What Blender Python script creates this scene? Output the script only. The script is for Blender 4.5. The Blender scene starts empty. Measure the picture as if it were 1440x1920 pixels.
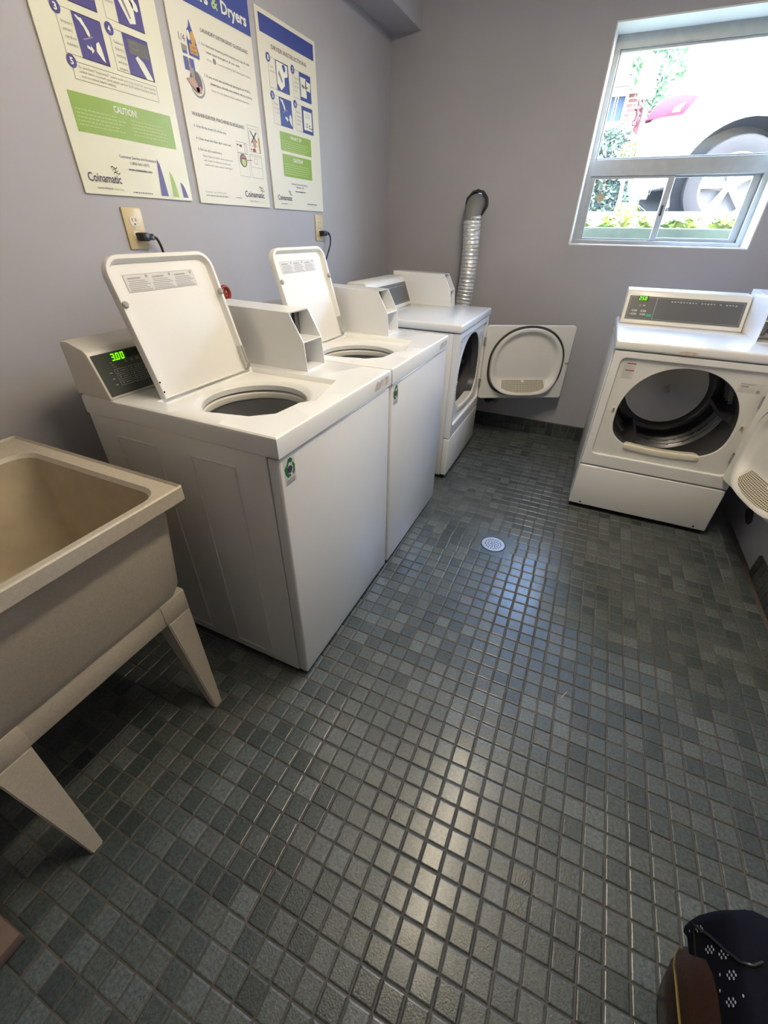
import bpy, bmesh, math, random
from mathutils import Vector, Matrix
random.seed(7)
C = bpy.context.scene.collection
PI = math.pi
SC = bpy.context.scene

# ---------------------------------------------------------------- camera
cd = bpy.data.cameras.new('camera'); cam = bpy.data.objects.new('camera', cd); C.objects.link(cam)
RR = ((0.909555, 0.415291, 0.015555), (0.244353, -0.504147, -0.828328), (-0.336155, 0.757211, -0.560027))
CP = Vector((1.437361, -0.633136, 1.272971)); FPX = 785.726
cam.matrix_world = Matrix(((RR[0][0], -RR[1][0], -RR[2][0], CP.x), (RR[0][1], -RR[1][1], -RR[2][1], CP.y),
                           (RR[0][2], -RR[1][2], -RR[2][2], CP.z), (0, 0, 0, 1)))
cd.sensor_fit = 'HORIZONTAL'; cd.sensor_width = 36; cd.lens = FPX / 1440 * 36; cd.clip_start = 0.02; cd.clip_end = 200
SC.camera = cam

def project(p):
    q = Vector(p) - CP
    d = q.dot(Vector(RR[2]))
    return 720 + FPX * q.dot(Vector(RR[0])) / d, 960 + FPX * q.dot(Vector(RR[1])) / d, d

# ---------------------------------------------------------------- sky, sun, exposure
w = bpy.data.worlds.new('sky'); SC.world = w; w.use_nodes = True
nt = w.node_tree; nt.nodes.clear()
sky = nt.nodes.new('ShaderNodeTexSky'); sky.sky_type = 'NISHITA'; sky.sun_disc = False
sky.sun_elevation = math.radians(52); sky.sun_rotation = math.radians(155); sky.altitude = 200; sky.dust_density = 1.5
bg = nt.nodes.new('ShaderNodeBackground'); bg.inputs[1].default_value = 3.8
wo = nt.nodes.new('ShaderNodeOutputWorld')
nt.links.new(sky.outputs[0], bg.inputs[0]); nt.links.new(bg.outputs[0], wo.inputs[0])
sl = bpy.data.lights.new('sun', 'SUN'); sun = bpy.data.objects.new('sun', sl); C.objects.link(sun)
sl.energy = 14; sl.color = (1.0, 0.95, 0.88); sl.angle = math.radians(0.6)
sun.rotation_euler = (math.radians(38), 0, math.radians(-25))
SC.view_settings.view_transform = 'Standard'; SC.view_settings.look = 'None'
SC.view_settings.exposure = 1.85; SC.view_settings.gamma = 1.0; SC.view_settings.use_curve_mapping = False
LAMP_POWER = 17.0; LAMP_COLOR = (1.0, 0.86, 0.64)
# daylight guide set in the window opening (a portal: it adds no light of its own)
pl = bpy.data.lights.new('window_portal', 'AREA'); pl.shape = 'RECTANGLE'; pl.size = 0.9; pl.size_y = 0.9
pl.cycles.is_portal = True
po = bpy.data.objects.new('window_portal', pl); C.objects.link(po)
po.location = (1.655, 2.86, 1.665); po.rotation_euler = (math.radians(-90), 0, 0)
cy = SC.cycles
cy.max_bounces = 10; cy.diffuse_bounces = 5; cy.glossy_bounces = 4; cy.transparent_max_bounces = 12
cy.sample_clamp_indirect = 6.0; cy.caustics_reflective = False; cy.caustics_refractive = False
try:
    cy.use_denoising = True; cy.denoiser = 'OPENIMAGEDENOISE'
except Exception:
    pass

# ---------------------------------------------------------------- materials
def srgb(r, g, b):
    f = lambda c: (c / 255 / 12.92) if c / 255 <= 0.04045 else ((c / 255 + 0.055) / 1.055) ** 2.4
    return (f(r), f(g), f(b), 1)

def mat(name, col, rough=0.5, metal=0.0, bump=0.0, bscale=200.0, vary=0.0, vscale=6.0, coat=0.0, spec=0.5, dist=0.002, rvary=0.0):
    m = bpy.data.materials.new(name); m.use_nodes = True
    n = m.node_tree; b = n.nodes['Principled BSDF']
    b.inputs['Base Color'].default_value = col; b.inputs['Roughness'].default_value = rough
    b.inputs['Metallic'].default_value = metal; b.inputs['Coat Weight'].default_value = coat
    b.inputs['Specular IOR Level'].default_value = spec
    tc = n.nodes.new('ShaderNodeTexCoord')
    if vary or rvary:
        nz = n.nodes.new('ShaderNodeTexNoise'); nz.inputs['Scale'].default_value = vscale; nz.inputs['Detail'].default_value = 5
        n.links.new(tc.outputs['Object'], nz.inputs['Vector'])
        if vary:
            mr = n.nodes.new('ShaderNodeMapRange'); mr.inputs[1].default_value = .3; mr.inputs[2].default_value = .7
            mr.inputs[3].default_value = 1 - vary; mr.inputs[4].default_value = 1 + vary
            n.links.new(nz.outputs['Fac'], mr.inputs[0])
            mx = n.nodes.new('ShaderNodeMix'); mx.data_type = 'RGBA'; mx.blend_type = 'MULTIPLY'; mx.inputs[0].default_value = 1
            mx.inputs[6].default_value = col; n.links.new(mr.outputs[0], mx.inputs[7])
            n.links.new(mx.outputs[2], b.inputs['Base Color'])
        if rvary:
            mr = n.nodes.new('ShaderNodeMapRange'); mr.inputs[1].default_value = .3; mr.inputs[2].default_value = .7
            mr.inputs[3].default_value = rough - rvary; mr.inputs[4].default_value = rough + rvary
            n.links.new(nz.outputs['Fac'], mr.inputs[0]); n.links.new(mr.outputs[0], b.inputs['Roughness'])
    if bump:
        nb = n.nodes.new('ShaderNodeTexNoise'); nb.inputs['Scale'].default_value = bscale; nb.inputs['Detail'].default_value = 3
        n.links.new(tc.outputs['Object'], nb.inputs['Vector'])
        bp = n.nodes.new('ShaderNodeBump'); bp.inputs['Strength'].default_value = bump; bp.inputs['Distance'].default_value = dist
        n.links.new(nb.outputs['Fac'], bp.inputs['Height']); n.links.new(bp.outputs[0], b.inputs['Normal'])
    return m

def emit(name, col, strength):
    m = bpy.data.materials.new(name); m.use_nodes = True
    b = m.node_tree.nodes['Principled BSDF']; b.inputs['Base Color'].default_value = (0, 0, 0, 1)
    b.inputs['Emission Color'].default_value = col; b.inputs['Emission Strength'].default_value = strength
    return m

M = {}
M['wall'] = mat('grey_wall_paint', (0.415, 0.405, 0.43, 1), 0.55, bump=0.25, bscale=260, vary=0.03, vscale=3, dist=0.001)
M['ceiling'] = mat('white_ceiling_paint', (0.72, 0.71, 0.68, 1), 0.8, bump=.2)
M['reveal'] = mat('white_reveal_paint', (0.78, 0.78, 0.75, 1), 0.5, bump=.15)
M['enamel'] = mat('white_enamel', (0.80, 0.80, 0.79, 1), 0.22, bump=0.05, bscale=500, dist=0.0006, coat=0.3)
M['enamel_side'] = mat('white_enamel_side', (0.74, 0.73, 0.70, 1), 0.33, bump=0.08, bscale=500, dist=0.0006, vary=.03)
M['cream'] = mat('cream_plastic', (0.74, 0.70, 0.58, 1), 0.35)
M['console'] = mat('ivory_console_plastic', (0.76, 0.73, 0.66, 1), 0.3)
M['panel'] = mat('charcoal_panel', (0.075, 0.080, 0.076, 1), 0.32)
M['panel2'] = mat('grey_panel', (0.10, 0.10, 0.105, 1), 0.35)
M['print_light'] = mat('pale_print', (0.40, 0.41, 0.36, 1), 0.6)
M['print_dark'] = mat('dark_print', (0.05, 0.05, 0.06, 1), 0.6)
M['print_grey'] = mat('grey_print', (0.36, 0.35, 0.34, 1), 0.6)
M['print_red'] = mat('red_print', (0.45, 0.08, 0.06, 1), 0.6)
M['print_green'] = mat('teal_print', (0.05, 0.35, 0.22, 1), 0.6)
M['label'] = mat('label_paper', (0.66, 0.65, 0.62, 1), 0.5)
M['digit'] = emit('green_digits', (0.16, 1.0, 0.0, 1), .75)
M['steel'] = mat('galvanised_steel', (0.55, 0.55, 0.54, 1), 0.3, metal=1, vary=.12, vscale=20, rvary=.1)
M['drum'] = mat('dark_drum_steel', (0.44, 0.44, 0.45, 1), 0.30, metal=0.9, vary=.06, vscale=5, rvary=.03)
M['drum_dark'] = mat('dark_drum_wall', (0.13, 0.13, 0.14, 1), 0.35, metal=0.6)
M['tubgrey'] = mat('grey_wash_tub', (0.36, 0.36, 0.36, 1), 0.45)
M['enamel_lid'] = mat('white_enamel_lid', (0.78, 0.77, 0.74, 1), 0.5, spec=.3, bump=.05, bscale=400, dist=.0006)
M['steel_dark'] = mat('worn_coin_steel', (0.30, 0.30, 0.31, 1), .35, metal=.9)
M['drain'] = mat('drain_steel', (0.42, 0.42, 0.43, 1), .45, metal=.8)
M['ring'] = mat('ivory_tub_ring', (0.72, 0.70, 0.64, 1), .35)
M['rubber'] = mat('dark_rubber', (0.035, 0.033, 0.03, 1), 0.6)
M['black'] = mat('black_plastic', (0.012, 0.012, 0.013, 1), 0.4)
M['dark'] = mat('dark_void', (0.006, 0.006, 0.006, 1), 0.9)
M['chrome'] = mat('chrome', (0.7, 0.7, 0.7, 1), 0.15, metal=1)
M['green'] = mat('recycling_green', (0.02, 0.17, 0.045, 1), 0.5)
M['tan'] = mat('beige_speckled_composite', (0.53, 0.47, 0.385, 1), 0.45, bump=.2, bscale=300, vary=.07, vscale=160)
M['tan_in'] = mat('stained_beige_composite', (0.50, 0.425, 0.31, 1), 0.42, bump=.2, bscale=300, vary=.14, vscale=9)
M['board'] = mat('poster_board', (0.74, 0.71, 0.60, 1), 0.4)
M['board1'] = mat('poster_board_pale', (0.74, 0.73, 0.58, 1), 0.35)
M['p_blue'] = mat('poster_blue', (0.035, 0.055, 0.27, 1), 0.4)
M['p_violet'] = mat('poster_violet', (0.055, 0.035, 0.20, 1), 0.4)
M['p_green'] = mat('poster_green', (0.25, 0.39, 0.045, 1), 0.4)
M['p_white'] = mat('poster_white', (0.78, 0.77, 0.68, 1), 0.4)
M['p_ink'] = mat('poster_ink', (0.045, 0.04, 0.085, 1), 0.5)
M['p_soft'] = mat('poster_soft_ink', (0.26, 0.24, 0.22, 1), 0.5)
M['p_lgreen'] = mat('poster_pale_green', (0.46, 0.58, 0.2, 1), 0.5)
M['p_orange'] = mat('poster_orange', (0.55, 0.30, 0.05, 1), 0.5)
M['p_skin'] = mat('poster_pink', (0.5, 0.30, 0.24, 1), 0.5)
M['p_grey'] = mat('poster_grey', (0.12, 0.11, 0.10, 1), 0.5)
M['outlet'] = mat('ivory_outlet_plate', (0.62, 0.50, 0.29, 1), 0.35)
M['outlet2'] = mat('pale_outlet_socket', (0.72, 0.66, 0.52, 1), 0.3)
M['alu'] = mat('grey_aluminium_frame', (0.42, 0.42, 0.40, 1), 0.4, metal=.25, vary=.05, vscale=30)
M['brass'] = mat('brass', (0.5, 0.3, 0.1, 1), .35, metal=1)
M['red'] = mat('faded_red_valve', (0.32, 0.035, 0.02, 1), 0.5, bump=.5, bscale=80)
M['tape'] = mat('grey_tape', (0.22, 0.22, 0.22, 1), 0.5, bump=.4, bscale=90)
M['grout'] = mat('brown_grout', (0.085, 0.072, 0.060, 1), 0.7, bump=.5, bscale=220, vary=.3, vscale=9)
M['bgrout'] = mat('grey_grout', (0.16, 0.15, 0.135, 1), 0.8, bump=.4, bscale=200)
M['wood'] = mat('tan_plywood', (0.15, 0.098, 0.075, 1), 0.6, vary=.15, vscale=20)
M['navy'] = mat('navy_cloth', (0.006, 0.0065, 0.012, 1), 0.9, spec=.12, bump=.5, bscale=900, dist=.0006)
M['leather'] = mat('brown_leather', (0.034, 0.013, 0.007, 1), 0.45, spec=.3, bump=.35, bscale=120)
M['gold'] = mat('gold_zip', (0.6, 0.4, 0.1, 1), .3, metal=1)
M['eyelet'] = mat('pale_eyelet', (0.62, 0.60, 0.72, 1), .5)
M['asphalt'] = mat('dark_grey_asphalt', (0.028, 0.028, 0.03, 1), .9, bump=.6, bscale=150, vary=.25, vscale=40)  # dark grey with random mottling
M['kerb'] = mat('concrete', (0.075, 0.068, 0.055, 1), .85, bump=.5, bscale=90, vary=.1, vscale=20)
M['ledge'] = mat('mossy_painted_ledge', (0.24, 0.26, 0.15, 1), .8, vary=.15, vscale=12)
M['soil'] = mat('dark_soil', (0.06, 0.05, 0.04, 1), .95, bump=.8, bscale=60)
M['car'] = mat('white_car_paint', (0.80, 0.80, 0.80, 1), .2, coat=1)
M['car_grey'] = mat('grey_car_plastic', (0.030, 0.030, 0.030, 1), .7, spec=.3)
M['tyre'] = mat('tyre_rubber', (0.006, 0.006, 0.0065, 1), .8, spec=.2)
M['alloy'] = mat('silver_alloy', (0.75, 0.75, 0.75, 1), .3, metal=.3)
M['carglass'] = mat('dark_car_glass', (0.03, 0.04, 0.06, 1), .06, coat=1)
M['lens'] = mat('red_lamp_lens', (0.12, 0.006, 0.012, 1), .6, spec=.1)
M['lensy'] = mat('amber_lamp_lens', (0.2, 0.1, 0.01, 1), .15, coat=1)
M['trim_white'] = mat('white_house_trim', (0.75, 0.75, 0.74, 1), .6)
M['fascia'] = mat('red_brown_fascia', (0.07, 0.022, 0.02, 1), .6)
M['roof'] = mat('grey_roof', (0.30, 0.28, 0.27, 1), .9, vary=.2, vscale=8)
M['bluepane'] = mat('blue_house_glass', (0.012, 0.022, 0.055, 1), .4, spec=.1)
M['leaf'] = mat('green_leaf', (0.022, 0.070, 0.018, 1), .6, vary=.5, vscale=3)
M['leaf_dark'] = mat('dark_hedge_leaf', (0.012, 0.026, 0.012, 1), .8, vary=.5, vscale=4)
M['leaf_lime'] = mat('lime_leaf', (0.070, 0.095, 0.012, 1), .6, vary=.5, vscale=6)
M['leaf_red'] = mat('red_maple_leaf', (0.13, 0.026, 0.022, 1), .6, vary=.5, vscale=5)
M['leaf_bed'] = mat('painted_sun_bed_leaf', (0.30, 0.36, 0.06, 1), .5, vary=.4, vscale=9)  # leaf colour lightened to stand in for sun the shaded bed doesn't get
M['sticker'] = mat('tan_round_sticker', (0.50, 0.38, 0.22, 1), .6)
M['straw'] = mat('pale_straw', (0.55, 0.50, 0.36, 1), .6)
M['bark'] = mat('brown_bark', (0.10, 0.07, 0.05, 1), .9)
M['foil'] = mat('silver_foil', (0.88, 0.88, 0.87, 1), .36, metal=.75, bump=.7, bscale=55, dist=.004)

def brick_mat():
    m = mat('red_brick_wall', (0.3, 0.08, 0.05, 1), .85); n = m.node_tree; b = n.nodes['Principled BSDF']
    tc = n.nodes.new('ShaderNodeTexCoord'); mp = n.nodes.new('ShaderNodeMapping'); mp.inputs['Rotation'].default_value = (PI / 2, 0, 0)
    br = n.nodes.new('ShaderNodeTexBrick'); br.inputs['Scale'].default_value = 1
    br.inputs['Brick Width'].default_value = .21; br.inputs['Row Height'].default_value = .072; br.inputs['Mortar Size'].default_value = .01
    br.inputs['Color1'].default_value = (0.055, 0.014, 0.010, 1); br.inputs['Color2'].default_value = (0.04, 0.010, 0.008, 1)
    br.inputs['Mortar'].default_value = (0.14, 0.13, 0.12, 1)
    n.links.new(tc.outputs['Object'], mp.inputs[0]); n.links.new(mp.outputs[0], br.inputs['Vector'])
    n.links.new(br.outputs['Color'], b.inputs['Base Color']); return m
M['brick'] = brick_mat()

def tile_mat(name, k=1.0, per_object=False):
    """glazed slate tile: each tile of the grid takes its own tone and gloss from its place in the grid"""
    m = mat(name, (0.1, 0.1, 0.1, 1), .3); n = m.node_tree; b = n.nodes['Principled BSDF']
    b.inputs['Coat Weight'].default_value = .33; b.inputs['Coat Roughness'].default_value = .19
    gp = n.nodes.new('ShaderNodeNewGeometry')
    ad = n.nodes.new('ShaderNodeVectorMath'); ad.operation = 'SUBTRACT'; ad.inputs[1].default_value = (0.75 * .0516, 0, 0)
    dv = n.nodes.new('ShaderNodeVectorMath'); dv.operation = 'DIVIDE'; dv.inputs[1].default_value = (.0516, .0516, .0516)
    fl = n.nodes.new('ShaderNodeVectorMath'); fl.operation = 'FLOOR'
    wn = n.nodes.new('ShaderNodeTexWhiteNoise'); wn.noise_dimensions = '2D'
    n.links.new(gp.outputs['Position'], ad.inputs[0]); n.links.new(ad.outputs[0], dv.inputs[0]); n.links.new(dv.outputs[0], fl.inputs[0])
    mu = n.nodes.new('ShaderNodeVectorMath'); mu.operation = 'MULTIPLY'; mu.inputs[1].default_value = (1, 1, 0)
    n.links.new(fl.outputs[0], mu.inputs[0]); n.links.new(mu.outputs[0], wn.inputs['Vector'])
    if per_object:
        oi = n.nodes.new('ShaderNodeObjectInfo'); n.links.new(oi.outputs['Random'], wn.inputs['Vector'])
    cr = n.nodes.new('ShaderNodeValToRGB'); e = cr.color_ramp.elements
    e[0].position = 0; e[0].color = (0.052 * k, 0.067 * k, 0.066 * k, 1)
    e[1].position = 1; e[1].color = (0.128 * k, 0.152 * k, 0.150 * k, 1)
    x = e.new(.45); x.color = (0.078 * k, 0.098 * k, 0.098 * k, 1)
    x = e.new(.8); x.color = (0.098 * k, 0.114 * k, 0.107 * k, 1)
    n.links.new(wn.outputs['Value'], cr.inputs[0])
    nz = n.nodes.new('ShaderNodeTexNoise'); nz.inputs['Scale'].default_value = 130; nz.inputs['Detail'].default_value = 5; nz.inputs['Roughness'].default_value = .65
    n.links.new(gp.outputs['Position'], nz.inputs['Vector'])
    mr = n.nodes.new('ShaderNodeMapRange'); mr.inputs[1].default_value = .3; mr.inputs[2].default_value = .7; mr.inputs[3].default_value = .48; mr.inputs[4].default_value = 1.52
    n.links.new(nz.outputs['Fac'], mr.inputs[0])
    mx = n.nodes.new('ShaderNodeMix'); mx.data_type = 'RGBA'; mx.blend_type = 'MULTIPLY'; mx.inputs[0].default_value = 1
    n.links.new(cr.outputs[0], mx.inputs[6]); n.links.new(mr.outputs[0], mx.inputs[7]); n.links.new(mx.outputs[2], b.inputs['Base Color'])
    r2 = n.nodes.new('ShaderNodeMapRange'); r2.inputs[3].default_value = .30; r2.inputs[4].default_value = .42
    n.links.new(wn.outputs['Value'], r2.inputs[0]); n.links.new(r2.outputs[0], b.inputs['Roughness'])
    nb = n.nodes.new('ShaderNodeTexNoise'); nb.inputs['Scale'].default_value = 260; nb.inputs['Detail'].default_value = 4
    n.links.new(gp.outputs['Position'], nb.inputs['Vector'])
    bp = n.nodes.new('ShaderNodeBump'); bp.inputs['Strength'].default_value = .6; bp.inputs['Distance'].default_value = .0012
    n.links.new(nb.outputs['Fac'], bp.inputs['Height']); n.links.new(bp.outputs[0], b.inputs['Normal'])
    return m
M['tile'] = tile_mat('slate_glazed_tile', .80)
M['btile'] = tile_mat('slate_base_tile', .5, True)

def glass_mat(name, dirt_glare):
    m = bpy.data.materials.new(name); m.use_nodes = True; n = m.node_tree; n.nodes.clear()
    out = n.nodes.new('ShaderNodeOutputMaterial')
    tr = n.nodes.new('ShaderNodeBsdfTransparent'); tr.inputs[0].default_value = (.96, .98, .97, 1)
    gl = n.nodes.new('ShaderNodeBsdfGlossy'); gl.inputs['Roughness'].default_value = .02
    fr = n.nodes.new('ShaderNodeFresnel'); fr.inputs[0].default_value = 1.45
    m1 = n.nodes.new('ShaderNodeMixShader'); n.links.new(fr.outputs[0], m1.inputs[0]); n.links.new(tr.outputs[0], m1.inputs[1]); n.links.new(gl.outputs[0], m1.inputs[2])
    tl = n.nodes.new('ShaderNodeBsdfTranslucent'); tl.inputs[0].default_value = (.8, .8, .8, 1)  # milky layer: dirt specks plus a glare veil put into the pane
    nz = n.nodes.new('ShaderNodeTexNoise'); nz.inputs['Scale'].default_value = 35; nz.inputs['Detail'].default_value = 8
    tc = n.nodes.new('ShaderNodeTexCoord'); n.links.new(tc.outputs['Object'], nz.inputs['Vector'])
    mr = n.nodes.new('ShaderNodeMapRange'); mr.inputs[1].default_value = .35; mr.inputs[2].default_value = .75; mr.inputs[3].default_value = dirt_glare * .7; mr.inputs[4].default_value = dirt_glare * 1.5
    n.links.new(nz.outputs['Fac'], mr.inputs[0])
    m2 = n.nodes.new('ShaderNodeMixShader'); n.links.new(mr.outputs[0], m2.inputs[0]); n.links.new(m1.outputs[0], m2.inputs[1]); n.links.new(tl.outputs[0], m2.inputs[2])
    n.links.new(m2.outputs[0], out.inputs[0]); return m
M['glass'] = glass_mat('dusty_glare_window_glass', .008)

# ---------------------------------------------------------------- helpers
def finish(me, mats, smooth=35):
    if not isinstance(mats, (list, tuple)): mats = [mats]
    for k in mats: me.materials.append(M[k])
    if smooth:
        me.shade_smooth(); me.set_sharp_from_angle(angle=math.radians(smooth))
    return me

def link(name, me, parent=None, loc=(0, 0, 0), rot=(0, 0, 0)):
    o = bpy.data.objects.new(name, me); C.objects.link(o); o.location = loc; o.rotation_euler = rot
    if parent is not None: o.parent = parent
    return o

def obj(name, bm, mats, parent=None, loc=(0, 0, 0), rot=(0, 0, 0), smooth=35, recalc=True):
    if recalc: bmesh.ops.recalc_face_normals(bm, faces=bm.faces[:])
    me = bpy.data.meshes.new(name); bm.to_mesh(me); bm.free()
    finish(me, mats, smooth); return link(name, me, parent, loc, rot)

def tag(o, label=None, cat=None, group=None, kind=None):
    if label: o['label'] = label
    if cat: o['category'] = cat
    if group: o['group'] = group
    if kind: o['kind'] = kind
    return o

def thing(name, label, cat, loc=(0, 0, 0), rotz=0, group=None):
    o = bpy.data.objects.new(name, None); C.objects.link(o); o.location = loc; o.rotation_euler = (0, 0, rotz)
    o.empty_display_size = .05
    return tag(o, label, cat, group)

def NB(): return bmesh.new()

def box(bm, x0, x1, y0, y1, z0, z1, bev=0, mi=0, seg=2, mtx=None):
    vs = [bm.verts.new((x, y, z)) for z in (z0, z1) for x, y in ((x0, y0), (x1, y0), (x1, y1), (x0, y1))]
    fs = [bm.faces.new([vs[i] for i in q]) for q in ((3, 2, 1, 0), (4, 5, 6, 7), (0, 1, 5, 4), (1, 2, 6, 5), (2, 3, 7, 6), (3, 0, 4, 7))]
    for f in fs: f.material_index = mi
    if mtx: bmesh.ops.transform(bm, matrix=mtx, verts=vs)
    if bev:
        es = list({e for f in fs for e in f.edges})
        r = bmesh.ops.bevel(bm, geom=es, offset=bev, segments=seg, affect='EDGES', profile=.5)
        for f in r['faces']: f.material_index = mi
    return bm

def prism(bm, prof, lo, hi, axis='x', bev=0, mi=0, caps=True):
    """profile points (a,b) extruded along axis: x -> (lo..hi,a,b); y -> (a,lo..hi,b); z -> (a,b,lo..hi)"""
    def P(a, b, t): return {'x': (t, a, b), 'y': (a, t, b), 'z': (a, b, t)}[axis]
    A = [bm.verts.new(P(a, b, lo)) for a, b in prof]; B = [bm.verts.new(P(a, b, hi)) for a, b in prof]
    n = len(prof); fs = []
    for i in range(n): fs.append(bm.faces.new((A[i], A[(i + 1) % n], B[(i + 1) % n], B[i])))
    if caps: fs += [bm.faces.new(A[::-1]), bm.faces.new(B)]
    for f in fs: f.material_index = mi
    if bev:
        bmesh.ops.recalc_face_normals(bm, faces=fs)
        es = [e for e in {e for f in fs for e in f.edges} if len(e.link_faces) == 2 and e.calc_face_angle(0) > .5]
        r = bmesh.ops.bevel(bm, geom=es, offset=bev, segments=2, affect='EDGES', profile=.5)
        for f in r['faces']: f.material_index = mi
    return bm

def loft(bm, rings, cap0=True, cap1=True, mi=0, closed=True):
    V = [[bm.verts.new(p) for p in r] for r in rings]; n = len(V[0])
    for a, b in zip(V, V[1:]):
        for i in range(n if closed else n - 1):
            f = bm.faces.new((a[i], a[(i + 1) % n], b[(i + 1) % n], b[i])); f.material_index = mi
    if cap0: bm.faces.new(V[0][::-1]).material_index = mi
    if cap1: bm.faces.new(V[-1]).material_index = mi
    return bm

def rrect(hx, hy, r, n=6, cx=0, cy=0):
    pts = []
    for k, (sx, sy) in enumerate(((1, 1), (-1, 1), (-1, -1), (1, -1))):
        for i in range(n + 1):
            a = PI / 2 * (k + i / n)
            pts.append((cx + sx * (hx - r) + r * math.cos(a), cy + sy * (hy - r) + r * math.sin(a)))
    return pts

def tube(bm, pts, r, n=10, mi=0, caps=True, closed=False):
    pts = [Vector(p) for p in pts]; N = len(pts); rs = r if isinstance(r, (list, tuple)) else [r] * N
    up = Vector((0, 0, 1)); rings = []; prev = None
    for i, p in enumerate(pts):
        if closed: t = pts[(i + 1) % N] - pts[i - 1]
        else: t = pts[min(i + 1, N - 1)] - pts[max(i - 1, 0)]
        t.normalize()
        if prev is None:
            a = t.cross(up)
            if a.length < 1e-3: a = t.cross(Vector((1, 0, 0)))
        else: a = prev - t * prev.dot(t)
        a.normalize(); prev = a; b = t.cross(a)
        rings.append([p + (a * math.cos(2 * PI * k / n) + b * math.sin(2 * PI * k / n)) * rs[i] for k in range(n)])
    if closed: rings.append(rings[0]); return loft(bm, rings[:-1] + [rings[0]], False, False, mi)
    return loft(bm, rings, caps, caps, mi)

def disc(bm, c, r, u, v, n=24, mi=0):
    c = Vector(c); u = Vector(u); v = Vector(v)
    f = bm.faces.new([bm.verts.new(c + u * r * math.cos(2 * PI * k / n) + v * r * math.sin(2 * PI * k / n)) for k in range(n)]); f.material_index = mi
    return f

def lathe(bm, prof, n=24, c=(0, 0, 0), axis='z', mi=0, cap=True):
    rings = []
    for r, h in prof:
        ring = []
        for k in range(n):
            a = 2 * PI * k / n; x, y = r * math.cos(a), r * math.sin(a)
            ring.append(Vector(c) + Vector({'z': (x, y, h), 'y': (x, h, y), 'x': (h, x, y)}[axis]))
        rings.append(ring)
    return loft(bm, rings, cap, cap, mi)

def plate_mesh(outer, holes, t, bev=0.0, name='plate'):
    """flat plate with true holes: outline in XY, extruded 0..t in Z"""
    cu = bpy.data.curves.new(name, 'CURVE'); cu.dimensions = '2D'; cu.fill_mode = 'BOTH'
    for P in [outer] + holes:
        s = cu.splines.new('POLY'); s.points.add(len(P) - 1); s.use_cyclic_u = True
        for q, p in zip(s.points, P): q.co = (p[0], p[1], 0, 1)
    cu.extrude = max(t / 2 - bev, 1e-5); cu.bevel_depth = bev; cu.bevel_resolution = 1; cu.offset = -bev
    o = bpy.data.objects.new(name, cu); C.objects.link(o)
    dg = bpy.context.evaluated_depsgraph_get(); me = bpy.data.meshes.new_from_object(o.evaluated_get(dg))
    bpy.data.objects.remove(o); bpy.data.curves.remove(cu)
    me.transform(Matrix.Translation((0, 0, t / 2)))
    me.materials.clear()
    return me

def text_mesh(body, bold=0.0):
    cu = bpy.data.curves.new('t', 'FONT'); cu.body = body; cu.resolution_u = 2; cu.offset = bold; cu.size = 1
    o = bpy.data.objects.new('t', cu); C.objects.link(o)
    dg = bpy.context.evaluated_depsgraph_get(); me = bpy.data.meshes.new_from_object(o.evaluated_get(dg))
    bpy.data.objects.remove(o); bpy.data.curves.remove(cu); return me

XYZ_FRONT = Matrix(((1, 0, 0, 0), (0, 0, 1, 0), (0, 1, 0, 0), (0, 0, 0, 1)))      # (x,y,z)->(x,z,y): plate outline in x,z, thickness along +y

# ================================================================ THE ROOM
D = 2.575; XR = 2.386; YF = -1.75; ZC = 2.42
WX0, WX1, WZ0, WZ1 = 1.203, 2.11, 1.209, 2.125      # window opening in the back wall

PT = .0516; GX = .75 * PT; TW = .0236
bm = NB(); box(bm, -.1, XR + .1, YF - .1, D + .05, -.1, -0.0021); floor = obj('floor', bm, 'grout', smooth=0); tag(floor, kind='structure')

def tile_verts(h=.0046, w=.0240, b=.0036, c=.0016):
    rings = ((w, -h), (w, -c), (w - b * .45, -c * .30), (w - b, 0)); vs = []; fs = []
    for a, z in rings: vs += [(-a, -a, z), (a, -a, z), (a, a, z), (-a, a, z)]
    for k in range(3): fs += [(4 * k + i, 4 * k + (i + 1) % 4, 4 * k + 4 + (i + 1) % 4, 4 * k + 4 + i) for i in range(4)]
    return vs, fs + [(12, 13, 14, 15)]
TV, TF = tile_verts()
tme = bpy.data.meshes.new('tile'); tme.from_pydata(TV, [], TF); finish(tme, 'tile', 0)
DRAIN = Vector((1.272, 1.066, 0))
cells = []
rng = random.Random(3)
colj = {}
for i in range(-1, 47):
    for j in range(-34, 50):
        x = GX + (i + .5) * PT; y = (j + .5) * PT
        if x < .0 or x > XR or y < YF or y > D - .005: continue
        dx = math.hypot(x - DRAIN.x, y - DRAIN.y)
        wob = .0028 * math.exp(-((dx - .25) / .35) ** 2) if y > .9 else .0006
        px = x + rng.uniform(-1, 1) * .0005 + wob * math.sin(j * 1.9 + i * .25); py = y + rng.uniform(-1, 1) * .0006 + wob * .7 * math.sin(i * 1.3)
        pz = rng.uniform(-.0004, .0004); rx = rng.gauss(0, .006); ry = rng.gauss(0, .006)
        if dx < .082: continue
        u, v, d = project((px, py, 0)) if (Vector((px, py, 0)) - CP).dot(Vector(RR[2])) > .05 else (-9999, 0, 9)
        vis = -20 < u < 1460 and 0 < v < 1940
        hid = (x < .86 and .04 < y < 1.36) or (x < .62 and y < .03) or (x < .86 and y > 1.57) or (x > 1.56 and y > 1.62)
        if hid and x < .60 and y > -.1: vis = False
        cells.append((d if vis and not hid else d + 50, px, py, pz, rx, ry))
cells.sort()
for d, px, py, pz, rx, ry in cells[:300]:
    o = bpy.data.objects.new('tile', tme); C.objects.link(o); o.parent = floor
    o.location = (px, py, pz); o.rotation_euler = (rx, ry, rng.gauss(0, .004))
vv, ff = [], []
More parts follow.
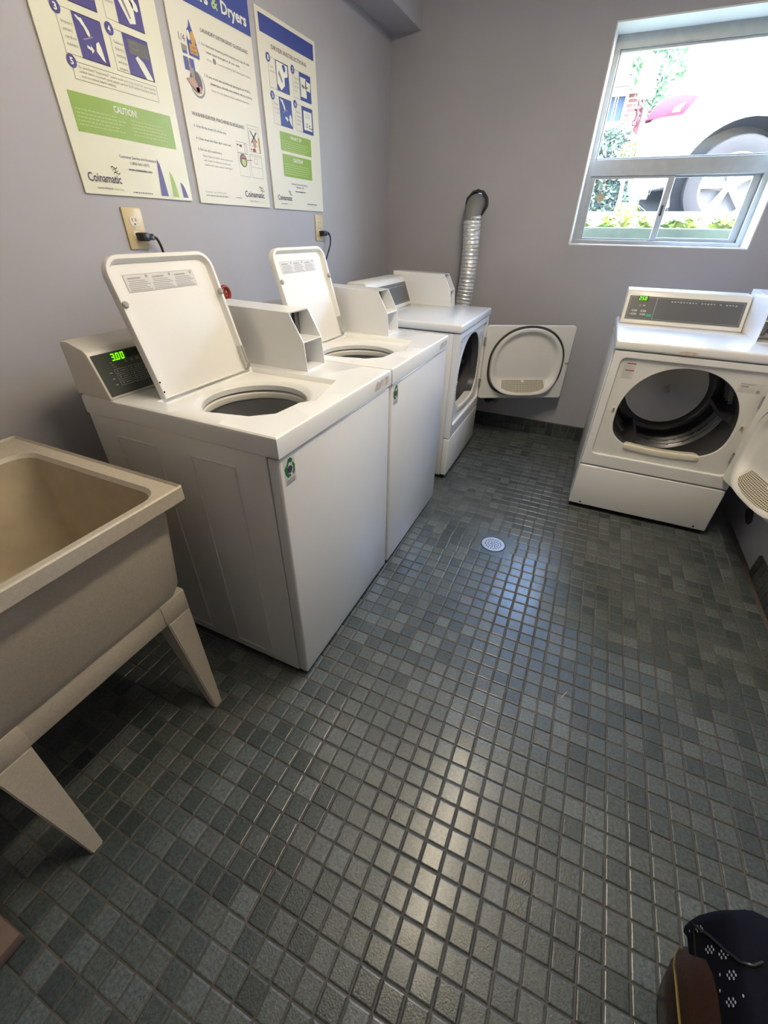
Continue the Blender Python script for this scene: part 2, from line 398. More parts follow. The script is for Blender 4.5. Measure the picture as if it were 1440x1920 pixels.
for d, px, py, pz, rx, ry in cells[300:]:
    mt = Matrix.Translation((px, py, pz)) @ Matrix.Rotation(rx, 4, 'X') @ Matrix.Rotation(ry, 4, 'Y') @ Matrix.Rotation(rng.gauss(0, .004), 4, 'Z')
    k = len(vv); vv += [mt @ Vector(p) for p in TV]; ff += [tuple(k + q for q in f) for f in TF]
me = bpy.data.meshes.new('tile_field'); me.from_pydata(vv, [], ff); finish(me, 'tile', 0)
tag(link('tile_field', me, floor), kind='stuff')

# walls
bm = NB(); box(bm, -.12, 0, YF - .1, D + .3, -.1, ZC + .1); tag(obj('wall_left', bm, 'wall', smooth=0), kind='structure')
bm = NB(); box(bm, XR, XR + .12, YF - .1, D + .3, -.1, ZC + .1); wall_right = tag(obj('wall_right', bm, 'wall', smooth=0), kind='structure')
bm = NB(); box(bm, 0, XR, YF - .1, YF, -.1, ZC + .1); tag(obj('wall_front', bm, 'wall', smooth=0), kind='structure')
bm = NB(); box(bm, -.12, XR + .12, YF - .1, D + .3, ZC, ZC + .12); tag(obj('ceiling', bm, 'ceiling', smooth=0), kind='structure')
VX, VZ, VR = .610, 1.412, .066
bm = NB()
hole = [(VX + VR * math.cos(2 * PI * k / 24), VZ + VR * 1.08 * math.sin(2 * PI * k / 24)) for k in range(24)]
me = plate_mesh([(0, -.1), (XR, -.1), (XR, ZC), (0, ZC)], [[(WX0, WZ0), (WX1, WZ0), (WX1, WZ1), (WX0, WZ1)], hole], .3)
me.transform(Matrix.Translation((0, D, 0)) @ XYZ_FRONT); me.flip_normals(); finish(me, 'wall', 0)
wall_back = tag(link('wall_back', me), kind='structure'); bm.free()
bm = NB(); box(bm, 0, .186, YF, D, 2.191, ZC, .004); tag(obj('trim_1', bm, 'wall', smooth=0), kind='structure')     # bulkhead over the posters
# plaster reveal lining the window opening
bm = NB()
prism(bm, [(WX0 - .0, WZ0), (WX0 + .006, WZ0 + .006), (WX0 + .006, WZ1 - .006), (WX0, WZ1)], D - .0015, D + .18, 'y')
prism(bm, [(WX1, WZ0), (WX1, WZ1), (WX1 - .006, WZ1 - .006), (WX1 - .006, WZ0 + .006)], D - .0015, D + .18, 'y')
prism(bm, [(WX0, WZ0), (WX1, WZ0), (WX1 - .006, WZ0 + .006), (WX0 + .006, WZ0 + .006)], D - .0015, D + .18, 'y')
prism(bm, [(WX0, WZ1), (WX0 + .006, WZ1 - .006), (WX1 - .006, WZ1 - .006), (WX1, WZ1)], D - .0015, D + .18, 'y')
tag(obj('trim_2', bm, 'reveal', smooth=0), kind='structure')

# window: fixed pane above, two sliding panes below
win = thing('window_1', None, None, (0, 0, 0)); tag(win, kind='structure')
FY = D + .17
def win_plate(name, outer, holes, y, t, mname, parent=win, bev=.003):
    me = plate_mesh(outer, holes, t, bev); me.transform(Matrix.Translation((0, y, 0)) @ XYZ_FRONT); me.flip_normals(); finish(me, mname, 30); return link(name, me, parent)
R4 = lambda a, b, c, d: [(a, c), (b, c), (b, d), (a, d)]
win_plate('window_frame', R4(WX0 + .004, WX1 - .004, WZ0 + .004, WZ1 - .004), [R4(1.236, 2.078, 1.622, 2.066), R4(1.236, 2.078, 1.236, 1.546)], FY, .06, 'alu')
win_plate('glazing_bead', R4(1.236, 2.078, 1.622, 2.066), [R4(1.244, 2.070, 1.630, 2.056)], FY + .012, .03, 'alu', bev=.002)
s1 = win_plate('sash', R4(1.237, 1.674, 1.237, 1.545), [R4(1.262, 1.642, 1.246, 1.534)], FY + .010, .018, 'alu', bev=.002)
s2 = win_plate('sash', R4(1.640, 2.077, 1.237, 1.545), [R4(1.676, 2.040, 1.254, 1.536)], FY + .030, .018, 'alu', bev=.002)
for nm, a, b, c, d, y, par in (('pane', 1.240, 2.074, 1.626, 2.060, FY + .028, win), ('pane', 1.258, 1.646, 1.243, 1.538, FY + .019, s1), ('pane', 1.672, 2.044, 1.250, 1.540, FY + .039, s2)):
    bm = NB(); bm.faces.new([bm.verts.new(p) for p in ((a, y, c), (b, y, c), (b, y, d), (a, y, d))]); obj(nm, bm, 'glass', par, smooth=0)
bm = NB(); lathe(bm, [(.021, 0), (.021, -.0008)], 24, (1.312, FY + .0185, 1.447), 'y'); obj('round_sticker', bm, 'sticker', s1)
bm = NB(); box(bm, 1.650, 1.660, FY - .004, FY + .012, 1.36, 1.41, .002); obj('latch', bm, 'black', s1)

# base tiles along the back and right walls: two courses
def base_tiles(name, length, place, skip=lambda s: False):
    bm = NB(); box(bm, 0, length, 0, .004, 0, .100); b = obj(name, bm, 'bgrout', smooth=0); tag(b, kind='structure')
    me = bpy.data.meshes.new('tile'); v2, f2 = tile_verts(.005, .0238, .0016, .001)
    me.from_pydata([(x, -z - .0045 - .004 + .0, y) for x, y, z in [(p[0], p[1], p[2]) for p in v2]], [], f2); me.flip_normals(); finish(me, 'btile', 0)
    for r in range(2):
        for k in range(int(length / PT)):
            if skip(k): continue
            o = bpy.data.objects.new('tile', me); C.objects.link(o); o.parent = b
            o.location = ((k + .5) * PT + rng.uniform(-.0008, .0008), 0.0, .0245 + r * .0505 + rng.uniform(-.0006, .0006)); o.rotation_euler = (rng.gauss(0, .01), rng.gauss(0, .008), rng.gauss(0, .01))
    return b
b1 = base_tiles('baseboard_back', XR - GX, None); b1.location = (GX, D - .004, 0)
b2 = base_tiles('baseboard_right', 1.37 - YF, None); b2.location = (XR - .004, 1.37, 0); b2.rotation_euler = (0, 0, -PI / 2)
# broken plaster low on the right wall beside the dryer
bm = NB()
ring = [(1.63, .10), (1.615, .125), (1.63, .15), (1.66, .165), (1.70, .16), (1.73, .13), (1.70, .105), (1.66, .092)]
prism(bm, [(a, b) for a, b in ring], XR - .003, XR + .0005, 'x'); obj('broken_plaster', bm, 'soil', wall_right, smooth=0)

# ceiling lamp (above the frame): the warm light of the room
lamp = thing('ceiling_light', 'long glowing fluorescent tube light on the ceiling above the floor', 'ceiling light', (1.385, .63, ZC))
bm = NB(); box(bm, -.08, .08, -.64, .64, -.035, 0, .006); obj('lamp_housing', bm, 'trim_white', lamp)
M['lamp'] = emit('lamp_glow', (*LAMP_COLOR, 1), LAMP_POWER)
bm = NB(); prism(bm, [(-.065, -.035), (-.060, -.055), (-.040, -.066), (.040, -.066), (.060, -.055), (.065, -.035)], -.62, .62, 'y'); obj('lamp_diffuser', bm, 'lamp', lamp)

# ================================================================ FLOOR DRAIN
dr = thing('floor_drain', 'round steel floor drain grate set into the tiles', 'drain', (DRAIN.x, DRAIN.y, 0))
holes = []
for rad, n in ((0, 1), (.0125, 6), (.025, 12), (.037, 18)):
    for k in range(n):
        a = 2 * PI * k / n + rad * 20
        holes.append([(rad * math.cos(a) + .0036 * math.cos(-2 * PI * q / 8), rad * math.sin(a) + .0036 * math.sin(-2 * PI * q / 8)) for q in range(8)])
me = plate_mesh([(.055 * math.cos(2 * PI * k / 40), .055 * math.sin(2 * PI * k / 40)) for k in range(40)], holes, .003, 0)
finish(me, 'drain', 0); link('grate', me, dr, (0, 0, -.002))
bm = NB(); lathe(bm, [(.056, -.004), (.056, .0015), (.060, .0015), (.060, -.004)], 40, cap=False); obj('drain_rim', bm, 'rubber', dr)
bm = NB(); disc(bm, (0, 0, -.0035), .056, (1, 0, 0), (0, 1, 0), 32); obj('drain_well', bm, 'dark', dr, smooth=0)
# mortar collar filling the cut tiles round the drain
me = plate_mesh(rrect(.088, .088, .02), [[(.060 * math.cos(-2 * PI * k / 32), .060 * math.sin(-2 * PI * k / 32)) for k in range(32)]], .0012)
finish(me, 'tile', 0); link('cut_tile', me, floor, (DRAIN.x, DRAIN.y, -.0016))

# ================================================================ WASHERS
def seven_seg(bm, txt, h, P, mi=0, slant=.12):
    """seven segment digits; P maps (u,v) to a point"""
    S = {'0': 'abcdef', '2': 'abged', '3': 'abgcd', '5': 'afgcd', '.': ''}
    wd = h * .52; th = h * .13; u = 0
    def bar(u0, v0, u1, v1):
        bm.faces.new([bm.verts.new(P(a + slant * b, b)) for a, b in ((u0, v0), (u1, v0), (u1, v1), (u0, v1))]).material_index = mi
    for ch in txt:
        if ch == '.': bar(u - h * .12, 0, u - h * .12 + th, th); continue
        for s in S[ch]:
            if s == 'a': bar(u, h - th, u + wd, h)
            if s == 'd': bar(u, 0, u + wd, th)
            if s == 'g': bar(u + th * .3, h / 2 - th / 2, u + wd - th * .3, h / 2 + th / 2)
            if s == 'f': bar(u, h / 2, u + th, h)
            if s == 'e': bar(u, 0, u + th, h / 2)
            if s == 'b': bar(u + wd - th, h / 2, u + wd, h)
            if s == 'c': bar(u + wd - th, 0, u + wd, h / 2)
        u += h * .78

def slope_map(x0, y0, z0, y1, z1, lift):
    """(u,v) on a sloping front: u along x, v metres up the slope"""
    L = math.hypot(y1 - y0, z1 - z0); dy, dz = (y1 - y0) / L, (z1 - z0) / L
    return (lambda u, v: Vector((x0 + u, y0 + dy * v - dz * lift, z0 + dz * v + dy * lift))), L

def quad(bm, P, u0, v0, u1, v1, mi=0):
    bm.faces.new([bm.verts.new(P(a, b)) for a, b in ((u0, v0), (u1, v0), (u1, v1), (u0, v1))]).material_index = mi

def frame4(bm, P, u0, v0, u1, v1, t, mi=0):
    quad(bm, P, u0, v0, u1, v0 + t, mi); quad(bm, P, u0, v1 - t, u1, v1, mi); quad(bm, P, u0, v0 + t, u0 + t, v1 - t, mi); quad(bm, P, u1 - t, v0 + t, u1, v1 - t, mi)

def coin_box(root, x0, x1, ztop, lock=False):
    prof = [(.228, ztop), (.236, .968), (.283, 1.052), (.615, 1.058), (.615, ztop)]
    t = .004; bm = NB()
    for a, b in ((x0, x0 + t), (x1 - t, x1)): prism(bm, prof, a, b, 'x', .0008)
    prism(bm, [(.283, 1.052), (.285, 1.048), (.615, 1.054), (.615, 1.058)], x0 + t, x1 - t, 'x')
    prism(bm, [(.229, ztop), (.229, ztop + .004), (.615, ztop + .004), (.615, ztop)], x0 + t, x1 - t, 'x')
    prism(bm, [(.237, .966), (.237, .970), (.34, .970), (.34, .966)], x0 + t, x1 - t, 'x')
    prism(bm, [(.605, ztop), (.605, 1.056), (.614, 1.056), (.614, ztop)], x0 + t, x1 - t, 'x')
    cb = obj('coin_box', bm, 'enamel', root, smooth=0)
    xm = (x0 + x1) / 2
    bm = NB(); box(bm, x0 + .005, x1 - .005, .318, .324, .970, 1.050); box(bm, x0 + .012, xm - .004, .306, .318, .974, 1.046, .002)
    obj('coin_plate', bm, 'steel_dark', cb)
    bm = NB(); box(bm, xm - .001, xm + .003, .300, .318, .975, 1.045, .001); box(bm, xm + .010, xm + .014, .312, .319, .978, 1.040); lathe(bm, [(.008, .298), (.010, .300), (.010, .318)], 16, (xm - .016, 0, 1.0), 'y')
    obj('coin_slot', bm, 'rubber', cb)
    bm = NB(); box(bm, x0 + .005, x1 - .005, .330, .336, ztop + .005, .965)
    obj('lower_plate', bm, 'steel' if lock else 'enamel_side', cb)
    bm = NB(); box(bm, x0 + .018, x0 + .046, .312, .331, ztop + .018, .955, .006); box(bm, x0 + .024, x0 + .040, .308, .313, ztop + .03, .945, .003)
    lathe(bm, [(.009, .300), (.011, .303), (.011, .313)], 16, (x0 + .062, 0, .915), 'y')
    obj('coin_return', bm, 'steel_dark', cb)
    return cb

def recycle_sticker(root, x, z, w, h):
    """green chasing arrows round a washer pictogram, text lines under it"""
    bm = NB(); y = -.0006
    P = lambda u, v: Vector((x + u * w, y, z + v * h))
    quad(bm, lambda u, v: Vector((x + u * w, -.0003, z + v * h)), 0, 0, 1, 1, 2)
    def poly(pts, mi): bm.faces.new([bm.verts.new(P(a, b)) for a, b in pts]).material_index = mi
    poly([(.22, .72), (.42, .95), (.66, .97), (.72, .82), (.46, .80), (.36, .66)], 0)
    poly([(.60, .99), (.82, .86), (.62, .74)], 0)
    poly([(.80, .80), (.97, .62), (.90, .40), (.78, .45), (.80, .62), (.72, .66)], 0)
    poly([(.96, .44), (.80, .28), (.66, .42)], 0)
    poly([(.06, .66), (.10, .44), (.28, .28), (.56, .30), (.52, .38), (.34, .40), (.26, .60), (.32, .64)], 0)
    poly([(.02, .62), (.18, .76), (.36, .60)], 0)
    y2 = y - .0003
    bm.faces.new([bm.verts.new(Vector((x + u * w, y2, z + v * h))) for u, v in ((.38, .40), (.68, .42), (.68, .72), (.38, .70))]).material_index = 2
    disc(bm, (x + .5 * w, y2 - .0003, z + .565 * h), .010, (1, 0, 0), (0, 0, 1), 14, 1)
    for k in range(3): quad(bm, P, .12, .17 - k * .06, .86, .19 - k * .06, 1)
    tag(obj('recycling_sticker', bm, ['green', 'p_ink', 'label'], root, smooth=0, recalc=False), kind='stuff')

def washer(label, xf, yc):
    root = thing('washing_machine', label, 'washing machine', (xf, yc, 0), PI / 2, 'top-load washers with open lids')
    W = .313; ZT = .878
    # cabinet
    bm = NB()
    for s in (-1, 1): box(bm, s * W - .004, s * W + .004, .036, .655, .018, .826, .002)
    box(bm, -W, W, .648, .655, .02, .826); box(bm, -W, W, .03, .65, .02, .03)
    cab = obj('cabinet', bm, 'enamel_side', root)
    for s in (-1, 1):      # pressed ribs on the sides
        for a, b in ((.408, .565), (.135, .287)):
            me = plate_mesh([(a, .05), (b, .05), (b, .775), (a, .775)], [[(a + .005, .055), (b - .005, .055), (b - .005, .770), (a + .005, .770)]], .003, .001)
            me.transform(Matrix(((0, 0, 1, s * (W + .004) - (.0 if s > 0 else .003)), (1, 0, 0, 0), (0, 1, 0, 0), (0, 0, 0, 1)))); finish(me, 'enamel_side', 30); link('pressed_rib', me, cab)
    bm = NB(); box(bm, -W - .002, W + .002, 0, .036, .018, .822, .007, seg=3); obj('front_panel', bm, 'enamel', root)
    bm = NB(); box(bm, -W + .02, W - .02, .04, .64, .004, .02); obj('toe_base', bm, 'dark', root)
    for sx in (-1, 1):
        for sy in (.07, .60):
            bm = NB(); lathe(bm, [(.02, 0), (.02, .008), (.012, .01), (.012, .02)], 14, (sx * .27, sy, 0)); obj('foot', bm, 'rubber', root)
    # top with lid well and round opening
    cx, cy = -.073, .257
    well = [(.125, .430), (.128, .10), (-.045, .060), (-.060, .056), (-.095, .085), (-.19, .092), (-.236, .140), (-.262, .26), (-.262, .430)]
    def ray(poly, a):
        d = Vector((math.cos(a), math.sin(a))); best = None
        for i in range(len(poly)):
            p = Vector(poly[i]) - Vector((cx, cy)); q = Vector(poly[(i + 1) % len(poly)]) - Vector((cx, cy)); e = q - p
            den = d.x * e.y - d.y * e.x
            if abs(den) < 1e-9: continue
            t = (p.x * e.y - p.y * e.x) / den; s = (p.x * d.y - p.y * d.x) / den
            if t > 0 and -1e-6 <= s <= 1 + 1e-6 and (best is None or t < best): best = t
        return best
    O = W + .004
    outer = [(-O, -.004), (O, -.004), (O, .662), (-O, .662)]
    angs = sorted({round(2 * PI * k / 120, 5) for k in range(120)} | {round(math.atan2(p[1] - cy, p[0] - cx) % (2 * PI), 5) for p in outer + well})
    def ringp(f, z): return [(cx + math.cos(a) * f(a), cy + math.sin(a) * f(a), z) for a in angs]
    ro = {a: ray(outer, a) for a in angs}; rw = {a: ray(well, a) for a in angs}; R0 = .157
    def clampz(a, r): return r
    rings = [ringp(lambda a: ro[a], .826), ringp(lambda a: ro[a], .868), ringp(lambda a: ro[a] - .003, .875), ringp(lambda a: ro[a] - .009, ZT),
             ringp(lambda a: rw[a], ZT), ringp(lambda a: rw[a] - .004, ZT - .003), ringp(lambda a: max(min(rw[a] - .010, 9), R0 - .004), ZT - .014),
             ringp(lambda a: min(R0 + .012, max(rw[a] - .011, R0 - .005)), ZT - .016), ringp(lambda a: R0 - .007 + .010 * max(0, min(1, (rw[a] - R0 - .004) / .02)), ZT - .019),
             ringp(lambda a: R0 - .008, ZT - .030), ringp(lambda a: R0 - .008, ZT - .045)]
    bm = NB(); loft(bm, rings, False, False)
    obj('top_panel', bm, 'enamel', root, smooth=28)
    # tub ring, gasket and drum
    bm = NB(); lathe(bm, [(.166, .834), (.166, .830)], 64, (cx, cy, 0), cap=False); lathe(bm, [(.170, .824), (.156, .829), (.148, .823), (.147, .812), (.149, .806)], 64, (cx, cy, 0), cap=False)
    obj('tub_ring', bm, 'ring', root)
    bm = NB(); lathe(bm, [(.178, .842), (.162, .834), (.162, .826), (.178, .822)], 64, (cx, cy, 0), cap=False); obj('tub_gasket', bm, 'rubber', root)
    bm = NB(); lathe(bm, [(.154, .802), (.157, .792), (.172, .765), (.172, .69), (.168, .68), (.172, .67), (.172, .50), (.155, .47), (.02, .46)], 64, (cx, cy, 0), cap=False); lathe(bm, [(.06, .46), (.05, .50), (.035, .60), (.03, .66), (.001, .67)], 24, (cx, cy, 0), cap=False)
    obj('wash_drum', bm, 'tubgrey', root)
    # console behind the lid, sloping charcoal panel
    prof = [(.538, ZT), (.576, .992), (.586, 1.002), (.600, 1.006), (.640, 1.018), (.664, 1.018), (.672, 1.010), (.674, ZT)]
    bm = NB(); prism(bm, prof, -W - .002, .158, 'x', .005); con = obj('console', bm, 'console', root)
    P, L = slope_map(0, .538, ZT, .576, .992, .0008)
    bm = NB(); quad(bm, P, -W + .004, .007, .15, L - .005); obj('control_panel', bm, 'panel', con, smooth=0)
    P, L = slope_map(0, .538, ZT, .576, .992, .0016)
    bm = NB()
    for c in range(5):
        for r in range(3):
            u = -.266 + c * .043; v = .028 + r * .0155
            frame4(bm, P, u, v, u + .038, v + .012, .0012); quad(bm, P, u + .007, v + .004, u + .010, v + .009); quad(bm, P, u + .016, v + .005, u + .033, v + .0068)
        quad(bm, P, -.282, .032 + min(c, 2) * .0155, -.274, .035 + min(c, 2) * .0155)
    for k in range(4): quad(bm, P, -.268 + k * .002, .088 - k * .006, -.262 + k * .004, .0895 - k * .006)
    for k in range(3): quad(bm, P, -.226 + k * .018, .083, -.216 + k * .018, .0845); quad(bm, P, -.225 + k * .018, .087, -.218 + k * .018, .0885)
    tag(obj('panel_print', bm, 'print_light', con, smooth=0), kind='stuff')
    bm = NB(); quad(bm, P, -.212, .093, -.10, .112); obj('display', bm, 'black', con, smooth=0)
    P2 = lambda u, v: slope_map(0, .538, ZT, .576, .992, .0022)[0](u - .257, v + .092)
    bm = NB(); seven_seg(bm, '3.00', .0175, P2); tag(obj('display_digits', bm, 'digit', con, smooth=0), kind='stuff')
    # open lid leaning back: a tray with a rim on three sides
    L = .345; hw = .1755; lx = -.067
    th = math.atan2(.332, .094)
    lid = bpy.data.objects.new('lid', None)
    def lid_out(x0, x1, y1, r): # outline in lid plane (u across, v up the lid); hinge edge straight
        pts = [(x0, 0), (x1, 0)]
        for k in range(7): a = PI / 2 * k / 6; pts.append((x1 - r + r * math.cos(a), y1 - r + r * math.sin(a)))
        for k in range(7): a = PI / 2 + PI / 2 * k / 6; pts.append((x0 + r + r * math.cos(a), y1 - r + r * math.sin(a)))
        return pts
    bm = NB()
    A = lid_out(-hw, hw, L, .045); rr = lambda d: lid_out(-hw + d, hw - d, L - d, max(.045 - d, .012))
    off = lambda pts, z: [(p[0], max(p[1], 0), z) for p in pts]
    loft(bm, [off(rr(.004), -.010), off(A, -.006), off(A, .010), off(rr(.002), .013), off(rr(.010), .013), off(rr(.013), .006), off(rr(.018), -.002)], True, True)
    bmesh.ops.recalc_face_normals(bm, faces=bm.faces[:])
    me = bpy.data.meshes.new('lid'); bm.to_mesh(me); bm.free(); finish(me, 'enamel_lid', 35)
    lid = bpy.data.objects.new('lid', me); C.objects.link(lid); lid.parent = root
    # local axes of lid: u -> +x, v -> up and back, w -> toward the front
    ux = Vector((1, 0, 0)); uv = Vector((0, math.cos(th), math.sin(th))); uw = Vector((0, -math.sin(th), math.cos(th)))
    mt = Matrix(((ux.x, uv.x, uw.x, lx), (ux.y, uv.y, uw.y, .430), (ux.z, uv.z, uw.z, ZT - .002), (0, 0, 0, 1)))
    lid.matrix_local = mt
    for u, v in ((-hw + .010, .235), (hw - .010, .235)):
        bm = NB(); lathe(bm, [(.0085, .010), (.0085, .016), (.005, .019), (.001, .019)], 16, (u, v, 0)); obj('lid_bumper', bm, 'print_grey', lid)
    bm = NB(); box(bm, hw - .017, hw - .006, .004, .075, .0, .016, .002); lathe(bm, [(.006, .016), (.006, .021)], 12, (hw - .012, .014, 0)); obj('lid_hinge', bm, 'steel', lid)
    bm = NB()
    bm.free()
    for k in range(2):
        bm = NB(); disc(bm, (-hw + .005, .018 + .026 * k, .0135), .0028, (1, 0, 0), (0, 1, 0), 10); obj('screw_hole', bm, 'dark', lid, smooth=0)
    bm = NB(); PL = lambda u, v: Vector((u - .128, v + .262, -.0014)); quad(bm, PL, 0, 0, .226, .040, 0)
    PL2 = lambda u, v: Vector((u - .128, v + .262, -.0008))
    frame4(bm, PL2, 0, 0, .226, .040, .0008, 1)
    for k in range(3):
        u0 = .006 + k * .074; quad(bm, PL2, u0 + .004, .029, u0 + .042, .033, 1); disc(bm, PL2(u0 + .062, .034), .004, (1, 0, 0), (0, 1, 0), 10, 1)
        for q in range(6): quad(bm, PL2, u0 + (0 if q < 4 else .004), .003 + q * .0042, u0 + .066 - (q * 7 % 3) * .006, .0048 + q * .0042, 1)
    tag(obj('warning_label', bm, ['label', 'print_grey'], lid, smooth=0), kind='stuff')
    # coin box at the right of the lid
    coin_box(root, .162, .272, ZT)
    recycle_sticker(root, -W + .012, .742, .046, .072)
    # torn label residue on the front lip
    for pts in ([(.186, .838), (.226, .836), (.236, .846), (.252, .838), (.258, .862), (.240, .866), (.228, .858), (.212, .866), (.196, .860)], [(.262, .838), (.294, .838), (.296, .864), (.264, .866)]):
        bm = NB(); bm.faces.new([bm.verts.new((u, -.0045, z)) for u, z in pts]); obj('label_residue', bm, 'print_residue', root, smooth=0)
    return root
M['print_residue'] = mat('brown_label_residue', (0.56, 0.49, 0.43, 1), .6, vary=.25, vscale=60)

w1 = washer('white top-load washing machine beside the laundry sink, display showing 3.00', .859, .378)
w2 = washer('white top-load washing machine between the other washer and the dryer', .865, 1.020)
w2.rotation_euler.z = PI / 2 - .004; w1.rotation_euler.z = PI / 2 - .006

# ================================================================ DRYERS
def dshape(n=72, a=.240, b1=.236, b2=.166, p=3.0, cz=.552, s=1.0):
    pts = []
    for k in range(n):
        t = 2 * PI * k / n; c, q = math.cos(t), math.sin(t)
        if q >= 0: x, z = a * math.copysign(abs(c) ** (2 / 2.15), c), b1 * q ** (2 / 2.05)
        else: x, z = a * math.copysign(abs(c) ** (2 / p), c), -b2 * abs(q) ** (2 / p)
        pts.append((x * s, cz + z * s))
    return pts

def dryer(label, loc, rotz, door_deg, digits, big_panel):
    root = thing('clothes_dryer', label, 'dryer', loc, rotz)
    W = .3265; ZT = .880
    bm = NB()
    for s in (-1, 1): box(bm, s * (W - .004) - .004, s * (W - .004) + .004, .036, .70, .022, .836, .002)
    box(bm, -W, W, .694, .70, .022, .836); box(bm, -W, W, .04, .69, .022, .03)
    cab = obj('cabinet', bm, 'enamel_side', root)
    for s in (-1, 1):
        for y0 in (.05, .085): bm = NB(); box(bm, s * W - .002, s * W + .002, y0, y0 + .012, .03, .83, .001); obj('pressed_rib', bm, 'enamel_side', cab)
    # upper front with a sunk bed, and the bed with its opening
    me = plate_mesh([(-W, .268), (W, .268), (W, .836), (-W, .836)], [rrect(.291, .236, .022, 5, 0, .570)], .036, .005)
    me.transform(XYZ_FRONT); me.flip_normals(); finish(me, 'enamel', 30); link('front_panel', me, root)
    me = plate_mesh(rrect(.2905, .2355, .02, 5, 0, .570), [dshape()], .012, .003)
    me.transform(Matrix.Translation((0, .013, 0)) @ XYZ_FRONT); me.flip_normals(); finish(me, 'enamel_side', 30); link('door_bed', me, root)
    D1 = dshape(s=1.0); D2 = dshape(s=.985)
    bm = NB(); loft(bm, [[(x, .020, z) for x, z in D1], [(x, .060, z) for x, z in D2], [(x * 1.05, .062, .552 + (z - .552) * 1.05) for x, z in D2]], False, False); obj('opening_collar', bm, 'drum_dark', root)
    bm = NB(); box(bm, -W, W, 0, .036, .026, .262, .006, seg=3); obj('lower_panel', bm, 'enamel', root)
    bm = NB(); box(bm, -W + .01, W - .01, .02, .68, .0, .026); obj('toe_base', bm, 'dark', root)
    for s in (-1, 1): bm = NB(); disc(bm, (s * .27, -.0006, .042), .005, (1, 0, 0), (0, 0, 1), 10); obj('screw_hole', bm, 'dark', root, smooth=0)
    bm = NB(); box(bm, -W - .006, W + .006, -.006, .702, .840, ZT, .009, seg=3); obj('top_panel', bm, 'enamel', root)
    # drum: ribbed wall, domed back, three baffles
    cz = .578; R = .252
    prof = [(R, .060), (R, .22)]
    for k in range(3): y = .24 + k * .055; prof += [(R, y), (R - .010, y + .008), (R - .010, y + .016), (R, y + .024)]
    prof += [(R, .45), (R - .02, .475)]
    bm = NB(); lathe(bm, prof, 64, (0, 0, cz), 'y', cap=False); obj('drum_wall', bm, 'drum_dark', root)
    bm = NB(); lathe(bm, [(R - .012, .470), (R - .022, .455), (R - .036, .452), (R - .050, .462), (R - .060, .478), (.10, .500), (.03, .506), (.001, .507)], 64, (0, 0, cz), 'y', cap=False); obj('drum_back', bm, 'drum', root)
    for k in range(3):
        bm = NB(); y = .25 + k * .055; lathe(bm, [(R - .0105, y + .001), (R - .0125, y + .003), (R - .0105, y + .006)], 64, (0, 0, cz), 'y', cap=False); obj('drum_ridge', bm, 'steel', root)
    for k in range(3):
        a = math.radians(-122 + 120 * k); c, s = math.cos(a), math.sin(a)
        bm = NB(); ring = []
        for y, hh in ((.10, .028), (.16, .055), (.40, .055), (.445, .03)):
            ring.append([(c * (R + .003) - s * q, y, cz + s * (R + .003) + c * q) for q in (-.035, .035)] + [(c * (R - hh) - s * q, y, cz + s * (R - hh) + c * q) for q in (.010, -.010)])
        loft(bm, ring); obj('drum_baffle', bm, 'drum_dark', root)
    # lint chute lip in the foot of the opening
    bm = NB(); pts = [(-.160 + .32 * k / 16, 0, .400 - .011 * math.sin(PI * k / 16)) for k in range(17)]
    rings = []
    for k, (x, y, z) in enumerate(pts):
        e = 1 if 0 < k < 16 else .6
        rings.append([(x, .006, z - .016), (x, .003, z + .003 * e), (x, .006, z + .010 * e), (x, .012, z + .013 * e), (x, .020, z + .010 * e), (x, .060, z + .004 * e), (x, .062, z - .016)])
    loft(bm, rings); obj('lint_chute', bm, 'cream', root)
    for x, z in ((-.255, .570), (.262, .570)):
        bm = NB(); box(bm, x - .007, x + .007, .008, .014, z - .010, z + .010, .001); box(bm, x - .003, x + .003, .0055, .009, z - .005, z + .005, .001, mi=1); obj('door_catch', bm, ['cream', 'brass'], root)
    # printed labels on the bed
    bm = NB(); PL = lambda u, v: Vector((-.272 + u, .0124, .715 + v)); quad(bm, PL, 0, 0, .050, .075, 0)
    PL2 = lambda u, v: Vector((-.272 + u, .0119, .715 + v))
    for v in (.066, .036): quad(bm, PL2, .012, v, .048, v + .0045, 2)
    for k in range(9): quad(bm, PL2, .004, .004 + k * .0066, .044 - (k % 3) * .005, .0052 + k * .0066, 1)
    tag(obj('warning_label', bm, ['label', 'print_grey', 'print_red'], root, smooth=0), kind='stuff')
    bm = NB(); PL = lambda u, v: Vector((.182 + u, .0124, .716 + v)); PL2 = lambda u, v: Vector((.182 + u, .0119, .716 + v)); quad(bm, PL, 0, 0, .085, .044, 0)
    quad(bm, PL2, .002, .036, .055, .039, 1); quad(bm, PL2, .006, .024, .034, .031, 1)
    for k in range(3): quad(bm, PL2, .004, .005 + k * .006, .060, .006 + k * .006, 1)
    disc(bm, PL2(.072, .010), .007, (1, 0, 0), (0, 0, 1), 14, 1)
    tag(obj('rating_label', bm, ['label', 'print_grey'], root, smooth=0), kind='stuff')
    bm = NB(); bm.faces.new([bm.verts.new((u, -.0064, z)) for u, z in ((-.085, .846), (-.02, .844), (-.005, .852), (-.03, .862), (-.06, .860), (-.08, .856))]); obj('label_residue', bm, 'print_residue', root, smooth=0)
    # console
    prof = [(.482, ZT), (.486, .890), (.534, 1.016), (.540, 1.028), (.552, 1.034), (.640, 1.036), (.650, 1.030), (.652, ZT)]
    bm = NB(); prism(bm, prof, -W + .008, .222, 'x', .005); con = obj('console', bm, 'console', root)
    P, L = slope_map(0, .486, .890, .534, 1.016, .0006)
    bm = NB(); quad(bm, P, -.302, .010, .206, L - .012); obj('control_panel', bm, 'panel2', con, smooth=0)
